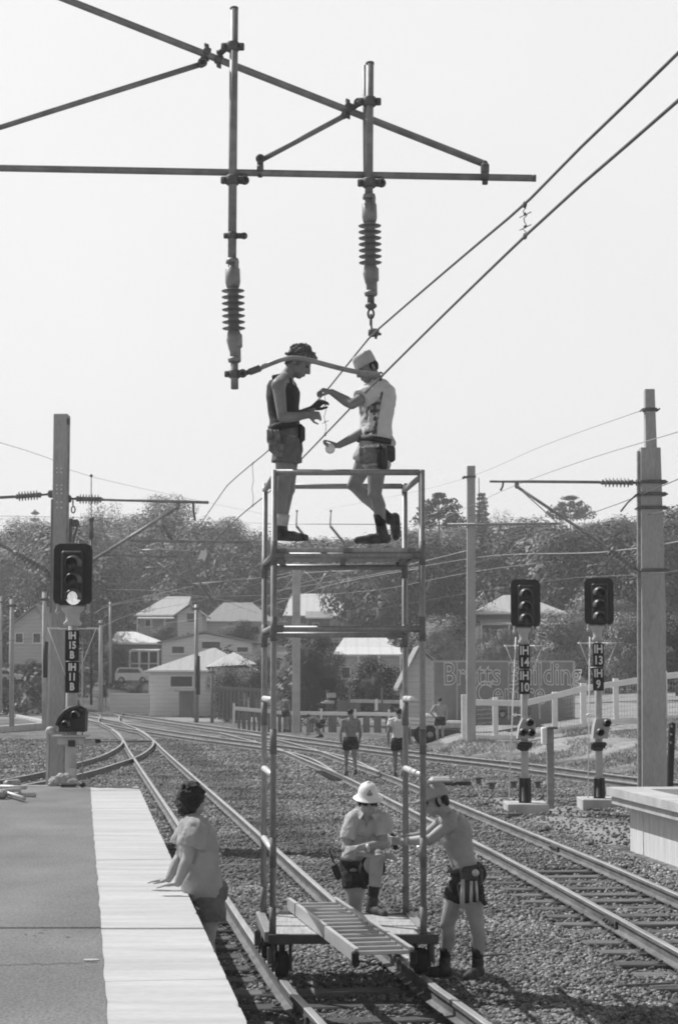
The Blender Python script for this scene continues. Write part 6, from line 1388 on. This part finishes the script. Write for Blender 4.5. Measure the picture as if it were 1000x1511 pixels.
mb = MB(); c = G(100,1161,zt_); mb.box(c+V((.02,-.05,.03)), (.26,.14,.05), bev=.02); mb.ell(G(122,1158,zt_+.04), V((.05,0,0)), V((0,.05,0)), V((0,0,.04)), 10); free(mb, 'tool_bundle', M['black'], 'dark tools lying in front of the canvas bag', 'tools')
c = G(657,1160,.0); t = thing('point_machine', 'low dark rounded point machine beside the second track', 'point machine', c)
mb = MB(); mb.box(c+V((-.12,0,.13)), (.55,.45,.17), bev=.07); mb.build('case', M['signal_grey'], t); mb = MB(); mb.box(c+V((-.1,-.03,.05)), (.66,.48,.10), bev=.02); mb.box(c+V((.40,0,.07)), (.4,.14,.09), bev=.02); mb.build('base', M['black'], t)
for x, y, lab in ((706,1158,'small dark stump left of the other on the bare ground'), (725,1166,'small dark stump nearest the left signal of the twins'), (757,1164,'dark fitting just left of the nearer twin signal post'), (793,1164,'dark fitting just right of the nearer twin signal post')):
    c = G(x,y,0); mb = MB(); mb.box(c+V((0,0,.07)), (.12,.12,.16), bev=.02); mb.box(c+V((0,0,.16)), (.19,.15,.05), bev=.015); free(mb, 'ground_fitting', M['pipe_dark'], lab, 'fitting')
for x, y, L, lab in ((735,1203,.9,'short dark bar lying left of the twin signal footings'),(952,1455,.5,'thin rod lying on the stones at lower right'),(720,1412,.35,'thin rod lying on stones right of the shirtless man')):
    c = G(x,y,.02); k_ = .025 if L < .8 else .05; mb = MB(); mb.bar(c-V((L/2,.05,-.01)), c+V((L/2,.05,.02)), k_, k_*.7, bev=.006); free(mb, 'loose_bar', M['pipe_dark'], lab, 'bar')
a, b = G(474,1139,.02), G(500,1153,.02); mb = MB(); mb.bar(a, b, .30, .03)
for i in range(14): mb.bar(a.lerp(b,(i+.5)/14)-V((.17,0,-.02)), a.lerp(b,(i+.5)/14)+V((.17,0,.02)), .06,.05)
free(mb, 'ridged_plate', M['plate'], 'dark ridged crossing plate beside the second track', 'plate')
c = G(137,1094,.12); d = G(226,1094,.12); mb = MB(); mb.tube([c, d], .03, 8); free(mb, 'point_rod', M['pipe_dark'], 'dark point rod running across the turnout by the left signal', 'rod')
# ------------------------------------------------------------------ trees
def leaf_cloud(centers, radii, n, size, seed, core=None):
    """leaf-sized faces scattered through clump volumes -> vertex and face arrays"""
    r = np.random.default_rng(seed); c = np.array(centers); rad = np.array(radii); wgt = rad**2; idx = r.choice(len(c), n, p=wgt/wgt.sum())
    d = r.normal(size=(n,3)); d /= np.linalg.norm(d, axis=1)[:,None]; rr = rad[idx]*(.55 + .5*r.random(n)**.6)
    p = c[idx] + d*rr[:,None]*np.array([1,1,.85]); a = d*1.1 + r.normal(size=(n,3))*.48; a /= np.linalg.norm(a, axis=1)[:,None]     # leaf normals lean outwards
    if core is not None:
        g = p - np.array(core)[idx] if np.ndim(core) == 2 else p - np.array(core); g /= np.linalg.norm(g, axis=1)[:,None] + 1e-6
        a = a*.6 + g*1.0; a /= np.linalg.norm(a, axis=1)[:,None]
    t = np.cross(a, r.normal(size=(n,3))); t /= np.linalg.norm(t, axis=1)[:,None]; b = np.cross(a, t); s = size*r.uniform(.6,1.4,n)[:,None]
    q = np.stack([p + t*s, p + b*s*.62, p - t*s, p - b*s*.62], 1); return q.reshape(-1,3)
def leaf_mesh(name, v, mats=()):
    n = len(v)//4; me = bpy.data.meshes.new(name); me.vertices.add(n*4); me.vertices.foreach_set('co', v.reshape(-1))
    me.loops.add(n*4); me.loops.foreach_set('vertex_index', np.arange(n*4)); me.polygons.add(n); me.polygons.foreach_set('loop_start', np.arange(0,n*4,4)); me.polygons.foreach_set('loop_total', np.full(n,4)); me.update(); me.validate()
    for m in mats: me.materials.append(m)
    return me
def clumps(seed, w_, h, n, base=.25, top=.6):
    r = random.Random(seed); cs, rs = [], []
    for i in range(n):
        t = r.random(); z = h*(base + (1-base)*t); prof = math.sqrt(max(.03, 1-((t-.38)/.68)**2)); a = r.uniform(0, 6.28); q = math.sqrt(r.random())*prof*w_*.42
        cs.append((q*math.cos(a), q*math.sin(a), z - h*.06)); rs.append(w_*r.uniform(.11,.20)*(.7+.5*prof))
    return cs, rs
TREE_ME = {}
def tree_protos():
    for kind, (w_, h, n, nl, base) in {'round': (1.0,1.0,34,9000,.22), 'tall': (.72,1.0,34,8000,.15), 'open': (1.1,1.0,22,5500,.30), 'bush': (1.25,.8,30,14000,-.05)}.items():
        for v in range(2):
            cs, rs = clumps(hash((kind == 'round', w_, v)) % 1000 + v*17, w_, h, n, base); me = leaf_mesh('crown', leaf_cloud(cs, rs, nl, .0145, v*31+n, (0,0,h*.42)))
            mb = MB(); top = h*(base+.45); mb.tube([V((0,0,-.06)), V((.01,0,h*base*.6)), V((-.01,.01,top))], [.035,.026,.010], 7); r = random.Random(v+5)
            for c in cs[:7]: s_ = V((0,0,h*(base*.6+.1*r.random()))); mb.tube([s_, (s_+V(c))/2+V((0,0,-.03)), V(c)], [.016,.011,.004], 5)
            TREE_ME[kind, v] = (me, mb.mesh('trunk'))
tree_protos()
MATV = {}
def tree(name, label, px, y_top, y_bot, Yq, kind, leaf='leafB', aspect=1.0, group=None, z=None, rot=None):
    b = P(px, y_bot, Yq); h = P(px, y_top, Yq).z - b.z; v = int(px) % 2; me, tm = TREE_ME[kind, v]; key = (kind, v, leaf)
    if key not in MATV: m2 = me.copy(); m2.materials.append(M[leaf]); t2 = tm.copy(); t2.materials.append(M['bark']); MATV[key] = (m2, t2)
    me, tm = MATV[key]; hk = {'bush': .8}.get(kind, 1.0)*1.02
    root = thing(name, label, 'bush' if kind == 'bush' else 'tree', b, group); s_ = h/hk; root.scale = (s_*aspect, s_*aspect, s_); root.rotation_euler = (0,0,rot if rot is not None else (px*1.7) % 6.28)
    for n, m_ in (('crown', me), ('trunk', tm)): o = bpy.data.objects.new(n, m_); SC.collection.objects.link(o); o.parent = root
    return root
# trees one can tell apart: (label, px, top, base, distance, kind, leaf, aspect)
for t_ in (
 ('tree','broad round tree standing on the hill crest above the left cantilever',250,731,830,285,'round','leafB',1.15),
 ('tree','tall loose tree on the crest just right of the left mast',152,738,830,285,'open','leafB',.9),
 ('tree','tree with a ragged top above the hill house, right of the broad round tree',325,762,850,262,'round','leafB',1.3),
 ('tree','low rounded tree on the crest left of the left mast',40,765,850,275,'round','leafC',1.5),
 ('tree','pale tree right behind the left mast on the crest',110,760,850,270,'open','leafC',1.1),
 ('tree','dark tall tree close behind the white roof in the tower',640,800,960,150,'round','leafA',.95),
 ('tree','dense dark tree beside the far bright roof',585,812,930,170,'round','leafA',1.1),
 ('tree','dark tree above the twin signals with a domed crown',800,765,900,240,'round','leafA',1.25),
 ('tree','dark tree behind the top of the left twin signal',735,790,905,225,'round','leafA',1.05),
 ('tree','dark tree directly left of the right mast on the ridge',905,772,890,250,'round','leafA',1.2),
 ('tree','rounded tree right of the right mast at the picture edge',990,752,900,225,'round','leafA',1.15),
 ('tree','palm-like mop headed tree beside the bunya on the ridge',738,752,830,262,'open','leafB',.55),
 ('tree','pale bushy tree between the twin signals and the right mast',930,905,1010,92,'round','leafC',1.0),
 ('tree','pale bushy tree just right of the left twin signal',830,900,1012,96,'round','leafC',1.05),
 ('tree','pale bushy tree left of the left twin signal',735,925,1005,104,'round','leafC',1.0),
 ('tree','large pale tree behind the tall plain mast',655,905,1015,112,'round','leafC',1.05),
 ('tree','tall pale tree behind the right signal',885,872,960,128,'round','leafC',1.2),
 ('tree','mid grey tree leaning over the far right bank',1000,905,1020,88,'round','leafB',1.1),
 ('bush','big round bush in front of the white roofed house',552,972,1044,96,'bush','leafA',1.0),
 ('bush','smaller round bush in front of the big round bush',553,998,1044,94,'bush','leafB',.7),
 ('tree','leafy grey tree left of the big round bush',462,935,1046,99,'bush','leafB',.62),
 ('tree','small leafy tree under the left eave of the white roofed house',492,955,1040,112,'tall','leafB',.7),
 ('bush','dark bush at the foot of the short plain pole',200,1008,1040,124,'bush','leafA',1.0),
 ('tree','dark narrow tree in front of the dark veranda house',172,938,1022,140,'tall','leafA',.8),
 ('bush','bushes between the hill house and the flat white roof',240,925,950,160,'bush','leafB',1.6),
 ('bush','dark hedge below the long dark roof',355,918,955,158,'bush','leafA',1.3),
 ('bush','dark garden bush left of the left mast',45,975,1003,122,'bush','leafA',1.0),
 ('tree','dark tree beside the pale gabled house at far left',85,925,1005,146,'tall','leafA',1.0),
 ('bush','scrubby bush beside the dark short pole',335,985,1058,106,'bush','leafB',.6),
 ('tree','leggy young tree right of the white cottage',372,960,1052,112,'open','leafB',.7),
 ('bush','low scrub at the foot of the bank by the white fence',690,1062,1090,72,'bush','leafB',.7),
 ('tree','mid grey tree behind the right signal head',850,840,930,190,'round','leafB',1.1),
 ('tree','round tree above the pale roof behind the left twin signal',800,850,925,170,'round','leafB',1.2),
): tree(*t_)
# conifers with whorled branches on the ridge
def conifer(label, px, y_top, y_bot, Yq, wpx, tiers, leaf='leafA', bare=.25):
    b = P(px,y_bot,Yq); h = P(px,y_top,Yq).z - b.z; W_ = wpx*Yq/2700/2; root = thing('conifer', label, 'tree', b); r = random.Random(px); vs = []; mb = MB(); mb.tube([V(b)-V((0,0,1)), V(b)+V((0,0,h*.97))], [h*.018, h*.004], 7); mb2 = MB()
    cs, rs = [], []
    for i in range(tiers):
        t = bare + (1-bare)*(i+.4)/tiers; L = W_*(1-((t-bare)/(1-bare))**1.6)*r.uniform(.75,1.15)+.3; z = h*t; nb = 6
        for k in range(nb):
            a = 6.28*k/nb + i*.7 + r.uniform(-.2,.2); e = V((math.cos(a)*L, math.sin(a)*L, z + L*.18)); mb.tube([V(b)+V((0,0,z)), V(b)+e], [h*.006, h*.002], 4)
            for f in (.55,.78,1.0): cs.append(tuple(V((e.x*f, e.y*f, z + L*.18*f)))); rs.append(L*.16+.18)
    cs.append((0,0,h*.97)); rs.append(.4)
    me = leaf_mesh('crown', leaf_cloud(cs, rs, 2200, .16, px)); link('crown', me, M[leaf], root); mb.build('trunk', M['bark'], root)
conifer('tiered pine rising behind the right tower leg', 648, 726, 870, 190, 66, 5, 'leafA', .62)
conifer('slim ragged pine right of the tall plain mast', 711, 727, 850, 235, 20, 13, 'leafB', .35)
conifer('broad tiered pine on the right ridge', 842, 731, 850, 250, 54, 4, 'leafB', .68)
conifer('small pointed pine far left on the crest', 51, 752, 850, 290, 14, 7, 'leafA', .3)
# the wooded hillside behind, one mass
r = np.random.default_rng(5); wc, wr, wk, wo_ = [], [], [], []
SKYL = [(-60,790),(0,788),(60,775),(120,768),(200,757),(300,768),(345,785),(390,796),(450,800),(520,797),(570,793),(620,780),(680,776),(760,776),(800,784),(850,776),(900,770),(950,764),(1000,756),(1060,752)]
cnt = 0
for _ in range(620):
    Y = r.uniform(150, 340); X = r.uniform(-.24, .24)*Y; px = 500 + X/Y*2700
    if Y < 215 and px < 420 and r.random() < .45: continue
    if Y < 165 and r.random() < .6: continue
    keep = True
    for (hx0, hx1, hY) in ((205,300,172),(170,240,152),(300,400,178),(424,520,196),(490,590,118),(700,830,150),(858,905,215),(905,965,235),(14,75,140),(652,690,225),(20,62,185),(239,372,142),(455,486,175)):
        if hx0-22 < px < hx1+22 and hY-48 < Y < hY+11: keep = False
    if not keep: continue
    h = r.uniform(5.5, 13.5); z = zt(X, Y); lim = lerp_tab(SKYL, px) + r.uniform(-3, 9); hm_ = 2.58 + (998 - lim)*Y/2700 - z
    if hm_ < 2.0: continue
    h = min(h, hm_); wd_ = h*r.uniform(.85,1.35); cs, rs = clumps(int(r.integers(1e6)), wd_, h, 18, .10)
    crestcut = (Y > 285 and r.random() < .35)
    wc += [(X+a, Y+b, z+c) for a, b, c in cs]; wr += [q*.98 for q in rs]; wk += [r.uniform(-.5,.5)]*len(cs); wo_ += [(X, Y, z + h*.35)]*len(cs); cnt += 1
HB = [(206,300,936,172),(170,240,1008,152),(300,400,940,178),(424,520,925,196),(490,590,1000,118),(700,830,965,150),(14,75,968,140),(239,372,950,142),(220,372,1050,122),(262,298,940,170)]
for _ in range(420):                                             # garden shrubs and small trees among the houses
    Y = r.uniform(112, 195); X = r.uniform(-.235, .235)*Y; px = 500 + X/Y*2700; z = zt(X, Y); h = r.uniform(1.6, 5.5); top = 998 - (z+h-2.58)*2700/Y; hw = h*.5*2700/Y; ok = True
    if 120 < px < 235 and Y < 150: continue
    for a, b, yb, hY in HB:
        if a-hw < px < b+hw and Y < hY+1 and top < yb-9: ok = False
        if a-4 < px < b+4 and hY-2 < Y < hY+10: ok = False
    if not ok: continue
    cs, rs = clumps(int(r.integers(1e6)), h*r.uniform(.8,1.2), h, 12, .05)
    wc += [(X+a, Y+b, z+c) for a, b, c in cs]; wr += [q*1.05 for q in rs]; wk += [r.uniform(-.4,.4)]*len(cs); wo_ += [(X, Y, z+h*.3)]*len(cs)
half = np.array(wc); sel = r.random(len(wc)); print('trees', cnt)
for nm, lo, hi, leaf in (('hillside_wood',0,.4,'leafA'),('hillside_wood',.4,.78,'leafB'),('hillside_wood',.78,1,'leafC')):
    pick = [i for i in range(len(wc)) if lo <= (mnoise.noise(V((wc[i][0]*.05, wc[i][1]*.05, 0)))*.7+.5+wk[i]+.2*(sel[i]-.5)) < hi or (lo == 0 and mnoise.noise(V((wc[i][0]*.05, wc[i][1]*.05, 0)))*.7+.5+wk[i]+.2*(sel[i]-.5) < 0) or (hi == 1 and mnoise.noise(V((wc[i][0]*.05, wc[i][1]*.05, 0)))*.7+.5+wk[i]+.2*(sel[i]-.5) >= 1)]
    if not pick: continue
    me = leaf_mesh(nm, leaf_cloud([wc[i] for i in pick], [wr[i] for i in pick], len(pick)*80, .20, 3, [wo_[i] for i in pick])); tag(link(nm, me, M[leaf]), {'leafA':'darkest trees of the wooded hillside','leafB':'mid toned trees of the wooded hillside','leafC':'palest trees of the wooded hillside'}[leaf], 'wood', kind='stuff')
# dry grass and weeds on the bank
v = []; r = np.random.default_rng(9); gx = r.uniform(3.2, 13, 52000); gy = r.uniform(36, 64, 52000)
q = []
for x, y in zip(gx, gy):
    bt = bank_t(x, y)*lerp_tab(EMB, x)
    if bt < .08 or mnoise.noise(V((x*.8, y*.5, 1))) < -.05 or abs(x/y*2700) > 540: continue
    z = zt(x, y) - .03; h = r.uniform(.03,.12); a = r.uniform(0,3.14); dx, dy = math.cos(a)*.011, math.sin(a)*.011; lx, ly = r.normal(0,.05,2)
    q += [(x-dx,y-dy,z),(x+dx,y+dy,z),(x+dx*.3+lx,y+dy*.3+ly,z+h),(x-dx*.3+lx,y-dy*.3+ly,z+h)]
M['grass'] = mat('dry_grass', .16, .34, .6, .8, rand=0)
tag(link('bank_grass', leaf_mesh('bank_grass', np.array(q)), M['grass']), 'dry grass tufts on the bank', 'grass', kind='stuff')
# ------------------------------------------------------------------ summer haze
hz = MB(); hz.box((0, 205, 24), (700, 560, 54)); ho = free(hz, 'haze', [], kind='stuff')
hm = bpy.data.materials.new('summer_haze'); hm.use_nodes = True; t_ = hm.node_tree; t_.nodes.remove(t_.nodes['Principled BSDF']); pv = t_.nodes.new('ShaderNodeVolumePrincipled')
pv.inputs['Color'].default_value = (.9,.9,.9,1); pv.inputs['Density'].default_value = .00075; pv.inputs['Anisotropy'].default_value = .3
t_.links.new(pv.outputs[0], t_.nodes['Material Output'].inputs['Volume']); ho.data.materials.append(hm)
